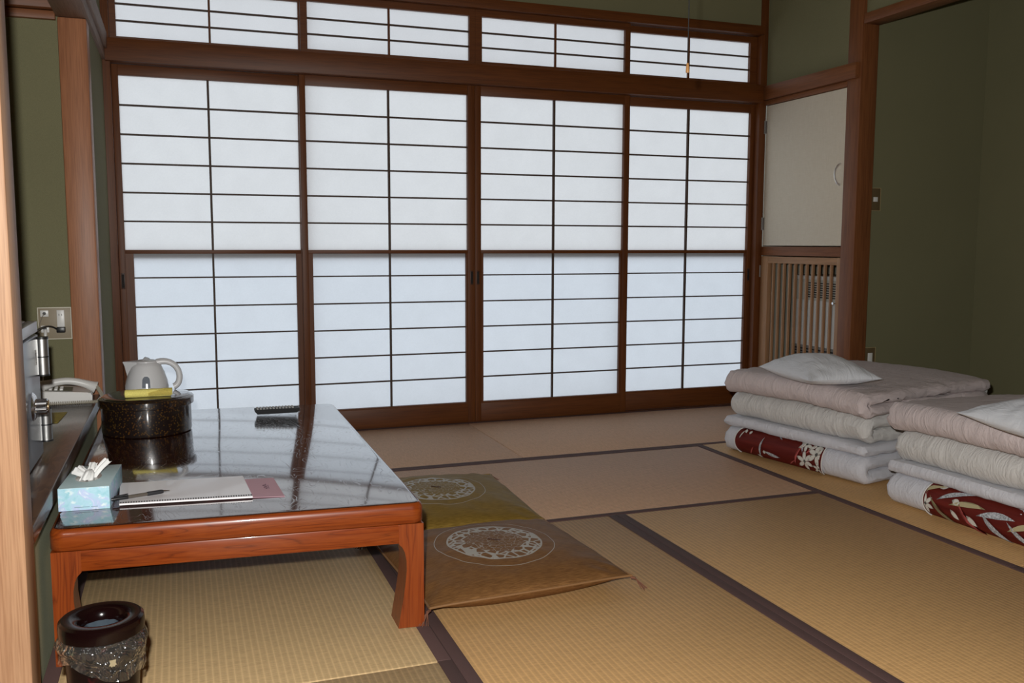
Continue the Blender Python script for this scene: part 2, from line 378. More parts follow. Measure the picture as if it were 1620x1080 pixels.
for k in range(11):
    y = 4.576-k*.0512
    if slat is None: slat = obj('slat', bx(bm_new(), 3.306, 3.321, -.006, .006, .12, .860, bev=.001), M['paleZ'], d); slat.location = (0, y, 0)
    else: c = slat.copy(); COL.objects.link(c); c.parent = d; c.location = (0, y, 0)
q = bm_new(); tube(q, [(3.302, 4.004, .657), (3.290, 4.004, .657), (3.278, 4.004, .657)], [.003, .004, .007], 12); obj('knob', q, M['chrome'], d)
q = bm_new(); tube(q, [(3.296, 4.690, .775), (3.296, 4.690, .845)], .0055, 10); obj('hinge', q, M['brushed'], d)

ac = thing('air_conditioner', 'white floor standing air conditioner seen behind the slatted lattice door', 'air conditioner', (3.64, 4.30, .0))
mw = plain('air_conditioner_casing', (.58, .57, .53), .45); mg = plain('grille_grey', (.16, .155, .14), .5)
obj('casing', bx(bm_new(), -.14, .12, -.28, .34, .0, .79, bev=.012), mw, ac)
q = bm_new(); bx(q, -.148, -.139, -.27, .33, .645, .765, bev=.002); v = obj('top_grille', q, plain('vent_beige', (.40, .385, .32), .5), ac)
q = bm_new()
for k in range(7): bx(q, -.1545, -.148, -.24, .18, .662+k*.0135, .668+k*.0135)
obj('louvre_blades', q, M['dark'], v)
q = bm_new(); bx(q, -.148, -.139, -.27, .33, .06, .375, bev=.002); v = obj('lower_grille', q, mg, ac)
q = bm_new()
for k in range(18): bx(q, -.1545, -.148, -.25, .31, .08+k*.016, .087+k*.016)
obj('louvre_blades', q, M['dark'], v)

def plate(name, label, x, y, z, wd, ht, cat, rocker):
    t = thing(name, label, cat, (x, y, z))
    obj('wall_plate', bx(bm_new(), -wd/2, wd/2, -.006, 0, -ht/2, ht/2, bev=.001), plain(name+'_brown', (.125, .085, .040), .5), t)
    q = bm_new()
    for a in ((-wd/2, wd/2, ht/2-.002, ht/2), (-wd/2, wd/2, -ht/2, -ht/2+.002), (-wd/2, -wd/2+.002, -ht/2+.002, ht/2-.002), (wd/2-.002, wd/2, -ht/2+.002, ht/2-.002)):
        bx(q, a[0], a[1], -.0072, -.0058, a[2], a[3])
    obj('rim', q, plain(name+'_rim', (.46, .36, .18), .4), t)
    for (a0, a1, z0, z1) in rocker: obj('switch_button' if 'switch' in name else 'socket', bx(bm_new(), a0, a1, -.010, -.006, z0, z1, bev=.001), M['white'], t)
plate('light_switch', 'small brown light switch plate on the dark alcove wall', 3.433, 3.90, 1.205, .074, .118, 'light switch', [(-.011, .016, -.012, .012)])
plate('power_socket', 'brown socket plate low on the alcove wall behind the far bedding', 3.443, 3.90, .362, .074, .130, 'wall socket', [(-.013, .016, -.028, .035), (-.013, .034, -.075, -.030)])

# ------------------------------------------------------------------ niche board and the things on it
q = bm_new(); bx(q, -1.19, -.300, 2.066, 3.848, .344, .385, bev=.003)
n = NT('dark_polished_board'); co = n.coord()
wv = n.noise(n.mapv(co, (9, 1.1, 9)), 1.6, 3, .5, 1.2); rg = n.math('FRACT', n.math('MULTIPLY', wv, 9.))
cc = n.ramp(rg, [(0., (.035, .016, .008)), (.45, (.060, .030, .015)), (.9, (.09, .047, .024)), (1., (.03, .014, .007))])
n.base(cc, .28, Specular_IOR_Level=.4, Coat_Weight=.25, Coat_Roughness=.12); n.bump(rg, .03, .001)
tag(obj('niche_shelf_board', q, n.m), 'long dark polished board forming the raised niche shelf under the safe', 'shelf board')

sf = thing('safe', 'grey blue steel safe with chrome dial standing on the niche board', 'safe', (-.56, 2.56, .386))
ms = plain('safe_blue_grey_paint', (.32, .35, .41), .25, Specular_IOR_Level=.5)
obj('body', bx(bm_new(), -.20, .165, -.22, .215, 0, .372, bev=.006), ms, sf)
dr = obj('door', bx(bm_new(), .168, .192, -.21, .222, .004, .334, bev=.004), ms, sf)
obj('top_lip', bx(bm_new(), .1655, .192, -.218, .222, .340, .370, bev=.003), plain('safe_pale_lip', (.85, .90, 1.), .3), sf)  # paler than the body, painting in the reflection of the screens
def hinge(z0, z1):
    hz = thing_part = bpy.data.objects.new('hinge', None)
    q = bm_new(); tube(q, [(.204, .198, z0), (.204, .198, z1)], .0158, 20); bx(q, .186, .204, .185, .212, z0, z1)
    h = obj('hinge', q, M['brushed'], sf); bpy.data.objects.remove(hz)
    for a, b_ in ((z0-.004, z0), ((z0+z1)/2-.0016, (z0+z1)/2+.0016), (z1, z1+.006)):
        q = bm_new(); tube(q, [(.204, .198, a), (.204, .198, b_)], .0166, 20); obj('hinge_cap', q, M['black'], h)
hinge(.226, .322); hinge(.045, .130)
q = bm_new()
prof = [(0, 0), (.036, 0), (.038, .004), (.031, .010), (.025, .012), (0, .012)]
lathe(q, prof, 40); bmesh.ops.transform(q, matrix=Matrix.Rotation(R_(90), 4, 'Y'), verts=q.verts); bmesh.ops.translate(q, vec=(.192, .05, .160), verts=q.verts)
dl = obj('combination_dial', q, M['chrome'], sf)
q = bm_new()
def fl_(r, z, a, i): return (r*(1+.05*math.cos(a*14)) if i in (1, 2) else r, z)
lathe(q, [(0, 0), (.020, 0), (.020, .024), (.017, .027)], 84, jit=fl_); bmesh.ops.transform(q, matrix=Matrix.Rotation(R_(90), 4, 'Y'), verts=q.verts); bmesh.ops.translate(q, vec=(.204, .05, .160), verts=q.verts)
obj('dial_knob', q, M['chrome'], dl)
q = bm_new(); lathe(q, [(0, 0), (.0168, 0), (.0165, .0015), (0, .0025)], 40); bmesh.ops.transform(q, matrix=Matrix.Rotation(R_(90), 4, 'Y'), verts=q.verts); bmesh.ops.translate(q, vec=(.231, .05, .160), verts=q.verts)
obj('knob_face', q, plain('copper_gold', (.55, .36, .20), .25, Metallic=1.), dl)
obj('small_sticker', bx(bm_new(), .1921, .1926, .155, .175, .255, .295), plain('sticker', (.55, .55, .53), .6), sf)
q = bm_new(); bx(q, .1926, .1929, .160, .170, .268, .288); bx(q, .1926, .1929, .158, .166, .261, .264); obj('sticker_print', q, M['dark'], sf)

# socket plate in the niche
op = thing('wall_socket_plate', 'grey brown plate with white sockets on the niche wall above the telephone', 'wall socket', (-.449, 3.86, .664))
obj('wall_plate', bx(bm_new(), -.057, .057, -.008, 0, -.060, .060, bev=.0015), plain('taupe_plate', (.30, .245, .165), .5), op)
q = bm_new()
for a in ((-.058, .058, .058, .061), (-.058, .058, -.061, -.058), (-.058, -.0555, -.058, .058), (.0555, .058, -.058, .058)): bx(q, a[0], a[1], -.0095, -.007, a[2], a[3])
obj('rim', q, plain('plate_cream_rim', (.62, .58, .46), .4), op)
for a in ((-.048, -.020, .026, .050), (.008, .034, -.030, .050), (-.048, -.020, -.034, -.008)):
    s_ = obj('socket', bx(bm_new(), a[0], a[1], -.012, -.008, a[2], a[3], bev=.001), M['white'], op)
    q = bm_new()
    if a[0] > 0:
        bx(q, .0145, .0165, -.0125, -.0118, .028, .036); bx(q, .0245, .0265, -.0125, -.0118, .028, .036)
    elif a[2] > 0: tube(q, [(-.034, -.0118, .038), (-.034, -.016, .038)], .006, 12)
    else: bx(q, -.040, -.028, -.0125, -.0118, -.026, -.016)
    obj('socket_opening', q, M['black'], s_)
pc = thing('safe_power_lead', 'black plug and cable arching from the socket plate down behind the safe', 'cable', (-.428, 3.845, .640))
obj('plug', bx(bm_new(), -.014, .016, -.022, .002, -.010, .011, bev=.003), M['black'], pc)
def bez(p, n=20):
    p = [Vector(a) for a in p]; out = []
    for i in range(n+1):
        t = i/n; q_ = p[:]
        while len(q_) > 1: q_ = [a.lerp(b_, t) for a, b_ in zip(q_, q_[1:])]
        out.append(q_[0])
    return out
q = bm_new(); tube(q, bez([(-.012, -.012, .002), (-.045, -.02, .035), (-.085, -.12, .02), (-.088, -.35, -.01), (-.10, -.75, -.12), (-.10, -.95, -.22)], 26), .0032, 8); obj('cable', q, M['black'], pc)
wc = thing('telephone_wire', 'white cable hanging from the lower left socket behind the telephone', 'cable', (-.482, 3.845, .64))
q = bm_new(); tube(q, bez([(0, 0, 0), (.002, -.012, -.02), (-.002, -.012, -.045)], 8), [.006]*5+[.005]*4, 10); obj('plug', q, M['white'], wc)
q = bm_new(); tube(q, bez([(-.002, -.012, -.045), (-.010, -.012, -.12), (-.02, -.02, -.22), (-.01, -.06, -.246)], 16), .0022, 8); obj('cable', q, M['white'], wc)
q = bm_new(); tube(q, [Vector((-.4835, 3.838, .702))] + bez([(-.484, 3.838, .70), (-.505, 3.835, .665), (-.52, 3.83, .60), (-.53, 3.83, .45), (-.53, 3.83, .39)], 16), .0015, 6)
tag(obj('antenna_wire', q, plain('grey_wire', (.25, .22, .17), .6)), 'thin grey wire running down from the upper left round socket', 'wire')

# telephone
ph = thing('telephone', 'white push button telephone with its handset lying across, on the niche board', 'telephone', (-.405, 3.73, .386), R_(4))
q = bm_new()
prism(q, [(-.085, 0), (.085, 0), (.085, .030), (.075, .036), (-.035, .046), (-.085, .050)], lambda p, d_: (p[0], d_, p[1]), -.09, .09)
bmesh.ops.bevel(q, geom=q.edges[:], offset=.004, segments=2, affect='EDGES')
obj('base', q, M['white'], ph)
q = bm_new(); prism(q, [(-.070, .0495), (.02, .043), (.02, .0445), (-.070, .0515)], lambda p, d_: (p[0], d_, p[1]), -.080, .02); obj('keypad_panel', q, plain('phone_grey', (.16, .15, .12), .4), ph)
for i in range(4):
    for j in range(3):
        q = bm_new(); x = -.058+j*.018; bx(q, x, x+.011, -.070+i*.020, -.058+i*.020, .047, .0535, bev=.001); obj('key', q, M['white'], ph)
hs = []
for i in range(19):
    t = i/18; x = -.082+t*.180; z = .056+.022*math.sin(math.pi*t)-.014*t; r = .0135+.009*(abs(2*t-1)**4)
    hs.append((x, -.045+.06*t*0, z, r))
q = bm_new(); tube(q, [(a[0], a[1], a[2]+.006) for a in hs], [a[3] for a in hs], 14)
for v in q.verts: v.co.y = -.045+(v.co.y+.045)*1.15
bmesh.ops.bevel(q, geom=[e for e in q.edges if len(e.link_faces) == 2 and e.calc_face_angle(0) > 1.2], offset=.004, segments=2, affect='EDGES')
obj('handset', q, M['white'], ph)
def helix(path, rad, turns):
    n = turns*9; out = []
    def at(t):
        f = t*(len(path)-1); i = min(int(f), len(path)-2); return path[i].lerp(path[i+1], f-i)
    for k in range(n+1):
        t = k/n; p = at(t); tg = (at(min(1, t+.02))-at(max(0, t-.02))).normalized(); u = tg.cross(Vector((0, 0, 1))).normalized(); v = tg.cross(u)
        a = 2*math.pi*turns*t; out.append(p+(u*math.cos(a)+v*math.sin(a))*rad)
    return out
path = bez([(.092, -.045, .058), (.115, -.06, .045), (.15, -.10, .02), (.15, -.16, -.005), (.10, -.155, .009), (.0, -.125, .009), (-.07, -.13, .009)], 40)
path = bez([(.094, -.05, .060), (.108, -.07, .050), (.124, -.11, .012)], 16) + bez([(.126, -.114, .0095), (.125, -.15, .0085), (.06, -.128, .0085), (-.02, -.122, .0085), (-.075, -.12, .0085)], 30)
q = bm_new(); tube(q, helix(path, .0055, 62), .0017, 5); obj('coiled_cord', q, plain('cord_beige', (.38, .345, .27), .5), ph)

n = NT('yellow_note_print'); x, y, z = n.sep(n.coord()); gr = n.math('MULTIPLY', n.math('GREATER_THAN', n.math('FRACT', n.math('DIVIDE', y, .028)), .62), n.math('GREATER_THAN', n.noise(n.coord(), 90, 2), .47))
n.base(n.mix(n.math('MULTIPLY', gr, .5), (.42, .32, .03), (.10, .075, .02)), .6)
nb = bm_new(); prism(nb, [(-.034, -.10), (.022, -.10), (.030, .10), (-.040, .10)], lambda p, d_: (p[0], p[1], d_), 0, .0008)
o = obj('yellow_notice', nb, n.m, smooth=False); o.location = (-.408, 3.36, .3856); tag(o, 'yellow printed notice sheet lying flat on the niche board behind the safe', 'notice')

# ------------------------------------------------------------------ low table
P0 = Vector((-.297, 2.235, 0)); EX = Vector((.9975, -.071, 0)).normalized(); EY = Vector((.0091, 1, 0)).normalized(); TWd, TDp = .859, 1.532
TC = P0+EX*(TWd/2)+EY*(TDp/2)
def shear(bm):
    for v in bm.verts:
        p = P0+EX*v.co.x+EY*v.co.y; v.co = Vector((p.x-TC.x, p.y-TC.y, v.co.z))
    return bm
lt = thing('low_table', 'low lacquered wooden table with glossy dark top and orange brown edge, on the tatami', 'low table', (TC.x, TC.y, .002))
def keyaki(name, ax):
    n = NT(name); co = n.coord(); sc = [7., 7., 16.]; sc['XYZ'.index(ax)] = .9
    if ax == 'Z': sc = [16., 7., .9]
    w_ = n.noise(n.mapv(co, tuple(sc)), 1.6, 2, .45, .6); rg = n.math('FRACT', n.math('MULTIPLY', w_, 11.))
    sc = [300., 300., 300.]; sc['XYZ'.index(ax)] = 9.
    fib = n.noise(n.mapv(co, tuple(sc)), 1., 2)
    c = n.ramp(rg, [(0., (.09, .013, .002)), (.10, (.185, .031, .004)), (.6, (.235, .045, .006)), (.93, (.185, .031, .004)), (1., (.09, .013, .002))])
    c = n.mix(.3, c, n.ramp(fib, [(.3, (.14, .021, .003)), (.65, (.27, .056, .008))]))
    n.base(c, .34, Specular_IOR_Level=.35, Coat_Weight=.3, Coat_Roughness=.08); return n.m
KX, KY, KZ = keyaki('zelkova_x', 'X'), keyaki('zelkova_y', 'Y'), keyaki('zelkova_z', 'Z')
n = NT('dark_red_lacquer'); co = n.coord()
w_ = n.noise(n.mapv(co, (5., 1.6, 1)), 1.5, 3, .5, 1.6); rg = n.math('FRACT', n.math('MULTIPLY', w_, 13.))
ln = n.ramp(rg, [(0., (1, 1, 1)), (.05, (0, 0, 0)), (.95, (0, 0, 0)), (1., (1, 1, 1))])
n.base(n.mix(rg, (.030, .006, .004), (.050, .010, .006)), n.math('ADD', .10, n.math('MULTIPLY', ln, .22)), Specular_IOR_Level=.62, IOR=1.55, Coat_Weight=1., Coat_Roughness=.06, Coat_IOR=1.75)
n.bump(n.math('ADD', ln, n.math('MULTIPLY', n.noise(co, 14, 2), .8)), .10, .0006)
bb = n.t.nodes['Bump']; n.t.links.new(bb.outputs[0], n.b.inputs['Coat Normal'])
LACQ = n.m
q = bm_new()
# rounded outline slab with rolled edge
def rrect(w_, d_, r, inset, k=8):
    out = []
    for cx, cy, a0 in ((w_-r, r, -90), (w_-r, d_-r, 0), (r, d_-r, 90), (r, r, 180)):
        for i in range(k+1):
            a = R_(a0+90*i/k); out.append((cx+(r-inset)*math.cos(a), cy+(r-inset)*math.sin(a)))
    return out
rings = []
zs = [(0., .004, .271), (0., .0, .275), (0, .0, .305), (0, .001, .312), (0, .004, .3185), (0, .009, .322), (0, .014, .3232)]
for _, ins, z in zs: rings.append([q.verts.new((x, y, z-.002)) for x, y in rrect(TWd, TDp, .032, ins)])
for ri, (a, b_) in enumerate(zip(rings, rings[1:])):
    for k in range(len(a)):
        f = q.faces.new((a[k], a[(k+1) % len(a)], b_[(k+1) % len(a)], b_[k])); f.material_index = 0 if ri < 5 else 1
f = q.faces.new(rings[-1]); f.material_index = 1; q.faces.new(list(reversed(rings[0])))
obj('tabletop', shear(q), [KX, LACQ], lt, ang=50)
def apron(a, b_, horizontal, off):
    q = bm_new()
    if horizontal: bx(q, a, b_, off, off+.024, .219, .2685, bev=.003)
    else: bx(q, off, off+.024, a, b_, .219, .2685, bev=.003)
    obj('apron', shear(q), KX if horizontal else KY, lt)
LWd = .0625
apron(LWd, TWd-LWd, True, .004); apron(LWd, TWd-LWd, True, TDp-.028); apron(LWd, TDp-LWd, False, .006); apron(LWd, TDp-LWd, False, TWd-.030)
prof = [(.0, .2685), (.0, .0), (.066, .0), (.061, .03), (.053, .075), (.047, .115), (.0435, .150), (.044, .175), (.048, .196), (.054, .209), (.0625, .218), (.0625, .2685)]
for sx in (0, 1):
    for sy in (0, 1):
        q = bm_new(); X = lambda d_: (.003+d_) if sx == 0 else TWd-.003-d_
        Yf = lambda d_: (.003+d_) if sy == 0 else TDp-.003-d_
        prism(q, prof, lambda p, dd: (X(p[0]), Yf(dd), p[1]), 0, .088)
        bmesh.ops.bevel(q, geom=[e for e in q.edges if e.calc_face_angle(0) > .5], offset=.004, segments=2, affect='EDGES')
        obj('leg', shear(q), KZ, lt)
ZT = .3235

# lacquer box, kettle, towel
lb = thing('lacquer_box', 'round tortoiseshell patterned lacquer box with black lid, on the table under the kettle', 'lacquer box', (-.119, 3.362, ZT))
n = NT('tortoiseshell_lacquer'); co = n.coord(); v1 = n.voro(co, 130, 'F1', 0); v2 = n.noise(co, 14, 3)
spot = n.math('MULTIPLY', n.math('LESS_THAN', n.math('ADD', v1, n.math('MULTIPLY', n.noise(co, 120, 2), .35)), .50), 1.0)
c = n.mix(v2, (.10, .030, .007), (.07, .050, .010)); c = n.mix(spot, (.012, .007, .006), c)
n.base(c, .28, Coat_Weight=1., Coat_Roughness=.05, Specular_IOR_Level=.5); TORT = n.m
q = bm_new(); lathe(q, [(0, 0), (.140, 0), (.144, .002), (.1455, .008), (.1455, .099), (.142, .1005), (0, .1005)], 96); obj('box_body', q, TORT, lb)
q = bm_new(); lathe(q, [(.1465, .094), (.1530, .094), (.1545, .096), (.1545, .117), (.151, .1205), (.146, .1225)], 96)
lathe(q, [(.1465, .094), (.1465, .1005)], 96); obj('lid_rim', q, TORT, lb)
LB = plain('black_lacquer', (.010, .006, .005), .12, Coat_Weight=1., Coat_Roughness=.04)
q = bm_new(); lathe(q, [(.1462, .1010), (.1462, .1222), (.142, .1255), (.13, .1285), (.07, .1305), (0, .131)], 96); obj('lid', q, LB, lb)

kt = thing('electric_kettle', 'small grey white electric kettle standing on the round lacquer box', 'kettle', (-.118, 3.425, ZT+.1300))
KP = plain('kettle_plastic', (.60, .60, .605), .32)
def kj(r, z, a, i): return (r, z)
prof = [(0, .002), (.066, .002), (.071, .006), (.0715, .014), (.068, .035), (.060, .062), (.050, .086), (.043, .096), (.036, .101)]
q = bm_new(); lathe(q, prof, 64); obj('kettle_body', q, KP, kt)
q = bm_new(); lathe(q, [(.037, .0995), (.036, .104), (.028, .1075), (.010, .109), (0, .109)], 48); ld_ = obj('lid', q, KP, kt)
q = bm_new(); prism(q, [(-.014, .106), (.014, .1075), (.011, .1125), (-.002, .118), (-.006, .115)], lambda p, d_: (p[0], d_, p[1]), -.010, .010); obj('lid_latch', q, plain('latch_grey', (.2, .2, .2), .3), ld_)
# spout toward -X
q = bm_new(); pts = []
for z, x0_, w_ in ((.030, -.058, .006), (.064, -.065, .014), (.092, -.071, .020), (.104, -.077, .022)):
    pts.append([q.verts.new(p) for p in ((-.030, -.026-.004*(w_/.022), z), (x0_, -.004, z), (x0_, .004, z), (-.030, .030, z))])
for a, b_ in zip(pts, pts[1:]):
    for k in range(4): q.faces.new((a[k], a[(k+1) % 4], b_[(k+1) % 4], b_[k]))
q.faces.new(pts[0]); q.faces.new(list(reversed(pts[-1])))
bmesh.ops.bevel(q, geom=q.edges[:], offset=.002, segments=2, affect='EDGES'); obj('spout', q, KP, kt)
q = bm_new(); tube(q, bez([(.034, 0, .0975), (.066, 0, .108), (.112, 0, .102), (.122, 0, .045), (.108, 0, .014), (.088, 0, .010)], 24), [.0118-.0015*math.sin(i/24*3.1) for i in range(25)], 14)
for v in q.verts: v.co.y *= 1.25
obj('handle', q, KP, kt)
def kface(x, z, out=0.):
    r = None
    for (r0, z0), (r1, z1) in zip(prof[2:], prof[3:]):
        if z0 <= z <= z1: r = r0+(r1-r0)*(z-z0)/(z1-z0)
    r = (r or .07)+out; return (x, -math.sqrt(max(r*r-x*x, 0)), z)
def strip_patch(w0, w1, z0, z1, out, ztop_round=True):
    q = bm_new(); N, K = 10, 12; g = []
    for j in range(K+1):
        z = z0+(z1-z0)*j/K; ww = w0+(w1-w0)*j/K
        if ztop_round and j > K-4: ww *= math.sqrt(1-((j-(K-4))/4.3)**2)
        g.append([q.verts.new(kface(-ww+2*ww*i/N, z, out)) for i in range(N+1)])
    for a, b_ in zip(g, g[1:]):
        for i in range(N): q.faces.new((a[i], a[i+1], b_[i+1], b_[i]))
    return q
wf = obj('water_window_frame', strip_patch(.0215, .0165, .020, .064, .0012), KP, kt)
obj('water_window', strip_patch(.0135, .0115, .018, .057, .0022), plain('window_grey_blue', (.17, .19, .22), .12), wf)

q = bm_new()
NS = 40
ring0 = []
for i in range(NS+1):
    t = i/NS; x = -.076+.152*t; e = min(1, (min(t, 1-t)/.03)**.5) if min(t, 1-t) < .03 else 1
    ring0.append([q.verts.new((x, (.0150*e+.0012*noise.noise(Vector((x*30, k*.8, 2))))*math.cos(2*math.pi*k/24), .0138+(.0138*e+.0010*noise.noise(Vector((x*40, k*.7, 5))))*math.sin(2*math.pi*k/24))) for k in range(24)])
for a, b_ in zip(ring0, ring0[1:]):
    for k in range(24): q.faces.new((a[k], a[(k+1) % 24], b_[(k+1) % 24], b_[k]))
q.faces.new(ring0[0]); q.faces.new(list(reversed(ring0[-1])))
tw = thing('rolled_towel', 'yellow cloth rolled up and lying on the box lid in front of the kettle', 'cloth', (-.110, 3.275, ZT+.1298), R_(1))
YC = cloth('yellow_towel_cloth', (.92, .80, .22), 500, .9, .2, .5)
obj('towel_roll', q, YC, tw)
q = bm_new(); g = []
for i in range(17):
    t = i/16; x = .0+.076*t
    g.append([q.verts.new((x, -math.cos(a)*.0163, .0138+math.sin(a)*.0152)) for a in [R_(-30+110*k/8*(.35+.65*t)) for k in range(9)]])
for a, b_ in zip(g, g[1:]):
    for k in range(8): q.faces.new((a[k], a[k+1], b_[k+1], b_[k]))
bmesh.ops.solidify(q, geom=q.faces[:], thickness=.0012); obj('towel_flap', q, YC, tw)

# remote control
rc = thing('remote_control', 'black remote control lying near the far edge of the table', 'remote control', (.336, 3.555, ZT), R_(-1.0))
q = bm_new(); prism(q, [(-.083, .012), (-.073, .001), (.073, .001), (.083, .012), (.082, .0185), (-.082, .0185)], lambda p, d_: (p[0], d_, p[1]), -.026, .026)
bmesh.ops.bevel(q, geom=[e for e in q.edges if e.calc_face_angle(0) > .6], offset=.002, segments=2, affect='EDGES'); obj('remote_body', q, plain('remote_black', (.008, .008, .009), .55, Specular_IOR_Level=.25), rc)
bgm = plain('remote_button_grey', (.34, .34, .33), .6); bt = None
for i in range(12):
    for j in range(3):
        if bt is None: bt = obj('button', bx(bm_new(), -.0038, .0038, -.0042, .0042, .0183, .0228, bev=.0008), bgm, rc); c = bt
        else: c = bt.copy(); COL.objects.link(c); c.parent = rc
        c.location = (-.072+i*.0118, -.015+j*.015, 0)

# tissue box
n = NT('blue_marbled_card'); co = n.coord(); a = n.noise(co, 26, 4, .6, 1.4); b_ = n.noise(n.mapv(co, (1, 1, 1.4)), 44, 3)
c = n.ramp(a, [(.32, (.30, .58, .66)), (.5, (.42, .66, .76)), (.62, (.48, .56, .80)), (.75, (.74, .86, .87))])
c = n.mix(n.ramp(b_, [(.56, (0, 0, 0)), (.68, (1, 1, 1))]), c, (.74, .84, .85)); n.base(c, .55); BLU = n.m
n = NT('pale_blue_card'); n.base(n.ramp(n.noise(n.coord(), 16, 3), [(.3, (.42, .58, .60)), (.7, (.52, .66, .68))]), .5); BLT = n.m
tb = thing('tissue_box', 'pale blue patterned tissue box with a white tissue pulled out, on the table corner', 'tissue box', (-.226, 2.500, ZT), R_(-4))
q = bm_new(); bx(q, -.0575, .0575, -.115, .115, 0, .056, bev=.0008)
for f in q.faces:
    f.material_index = 1 if f.calc_center_median().z > .055 else 0
obj('carton', q, [BLU, BLT], tb)
q = bm_new(); K = 28
ring = [q.verts.new((.0-.004+.030*math.cos(2*math.pi*k/K), -.012+.050*math.sin(2*math.pi*k/K), .0564)) for k in range(K)]
q.faces.new(ring); op_ = obj('opening_film', q, plain('opening_film', (.42, .42, .40), .2), tb)
q = bm_new(); bx(q, -.022, .012, -.1158, -.1150, .007, .0086); bx(q, .015, .030, -.1158, -.1150, .007, .0086); obj('faint_print', q, plain('card_print', (.22, .33, .40), .6), tb)
random.seed(4)
q = bm_new()
def flap(base, tip, wb, wt, fold, seed, nrm, bow=0.):
    base, tip, nrm = Vector(base), Vector(tip), Vector(nrm).normalized(); ax = tip-base; sd = ax.cross(nrm).normalized(); NU, NV = 20, 16; g = []
    for j in range(NV+1):
        v = j/NV; wd = wb+(wt-wb)*v; row = []
        for i in range(NU+1):
            u = i/NU*2-1
            f_ = fold*(abs((u*1.5+.3) % 1.-.5)*2-.5)*(.4+.9*v)
            p = base+ax*v+sd*(u*wd/2)+nrm*(f_+bow*math.sin(math.pi*v)-.35*wd*u*u)
            p += Vector((1, .6, .8))*.0022*noise.noise(Vector((u*3, v*4, seed)))
            if v > .8: p += ax*(v-.8)*.5*noise.noise(Vector((u*2.2, seed, 0)))
            row.append(q.verts.new(p))
        g.append(row)
    for a, b_ in zip(g, g[1:]):
        for i in range(NU): q.faces.new((a[i], a[i+1], b_[i+1], b_[i]))
flap((.002, -.018, .056), (.036, .004, .098), .018, .026, .0035, 1, (-.5, -.7, .5), .004)
flap((-.002, -.016, .058), (-.034, .004, .080), .016, .034, .0035, 2, (.1, -.7, .7), .003)
flap((.002, .0, .074), (-.004, -.052, .0585), .016, .034, .0035, 3, (.2, -.5, .8), .012)
flap((.0, -.012, .062), (.004, .014, .088), .022, .020, .0035, 4, (0, -1, .3), .003)
n = NT('tissue_paper'); n.base((.80, .80, .78), .9); n.set(n.b, 'Transmission Weight', 0.)
obj('pulled_tissue', q, n.m, tb)

# magazines / papers and pen
def sheet_thing(name, label, cat, quad, z0, th, m, curl=0):
    cx = sum(p[0] for p in quad)/4; cy = sum(p[1] for p in quad)/4
    q = bm_new(); N = 16; top, bot = [], []
    for j in range(N+1):
        rt_, rb = [], []
        for i in range(N+1):
            u, v = i/N, j/N
            p = (Vector(quad[0])*(1-u)+Vector(quad[1])*u)*(1-v)+(Vector(quad[3])*(1-u)+Vector(quad[2])*u)*v
            h = curl*(.5+.5*math.sin(u*3.0+1)*math.cos(v*2.5))*.004
            rt_.append(q.verts.new((p.x-cx, p.y-cy, h+th))); rb.append(q.verts.new((p.x-cx, p.y-cy, h)))
        top.append(rt_); bot.append(rb)
    for j in range(N):
        for i in range(N):
            q.faces.new((top[j][i], top[j][i+1], top[j+1][i+1], top[j+1][i])); q.faces.new((bot[j][i], bot[j+1][i], bot[j+1][i+1], bot[j][i+1]))
    for i in range(N):
        q.faces.new((top[0][i], bot[0][i], bot[0][i+1], top[0][i+1])); q.faces.new((top[N][i+1], bot[N][i+1], bot[N][i], top[N][i]))
        q.faces.new((top[i+1][0], bot[i+1][0], bot[i][0], top[i][0])); q.faces.new((top[i][N], bot[i][N], bot[i+1][N], top[i+1][N]))
    t = thing(name, label, cat, (cx, cy, z0)); o = obj('sheet', q, m, t); return t, (cx, cy)
pk, pc_ = sheet_thing('pink_leaflet', 'pink paper leaflet sticking out from under the white booklet', 'leaflet', [(.05, 2.372, 0), (.236, 2.345, 0), (.226, 2.540, 0), (.05, 2.572, 0)], ZT, .0012, plain('pink_paper', (.60, .36, .42), .7), .5)
q = bm_new(); tube(q, [(.196-pc_[0]+.006*math.sin(k*1.9), 2.425-pc_[1]+k*.0062, .0042-.0000*k) for k in range(9)], .0007, 5)
tube(q, [(.204-pc_[0], 2.425-pc_[1]+k*.009, .0042) for k in range(5)], .0006, 5); obj('handwriting', q, plain('pencil', (.10, .06, .08), .7), pk)
nb_, nc = sheet_thing('booklet', 'white glossy booklet with a dotted front edge, under the pen', 'booklet', [(-.156, 2.383, 0), (.157, 2.350, 0), (.147, 2.566, 0), (-.166, 2.600, 0)], ZT+.0030, .0042, NT('glossy_white_cover').base((.90, .865, .875), .32, Coat_Weight=.3).m, .4)
q = bm_new(); zz = .0052
for k in range(52):
    u = (k+.5)/52; x = -.156+.313*u-nc[0]; y = 2.3828-.033*u-nc[1]
    bx(q, x-.0019, x+.0019, y+.002, y+.0095, zz+.0006, zz+.0022)
obj('binding_holes', q, plain('hole_grey', (.07, .065, .065), .6), nb_)
pn = thing('ballpoint_pen', 'black ballpoint pen lying across the white booklet', 'pen', (-.109, 2.427, ZT+.0150), 0)
pdir = Vector((.137, .045, .000)).normalized()
q = bm_new(); P = lambda t: pdir*t
tube(q, [P(-.070), P(-.066), P(-.030)], [.0035, .0046, .0048], 14); obj('pen_cap_end', q, M['black'], pn)
q = bm_new(); tube(q, [P(-.030), P(.016)], .0044, 14); obj('pen_barrel', q, plain('smoky_plastic', (.10, .085, .07), .2), pn)
q = bm_new(); tube(q, [P(.016), P(.020), P(.050), P(.056)], [.0050, .0054, .0052, .004], 14); obj('pen_grip', q, plain('rubber', (.015, .015, .018), .7), pn)
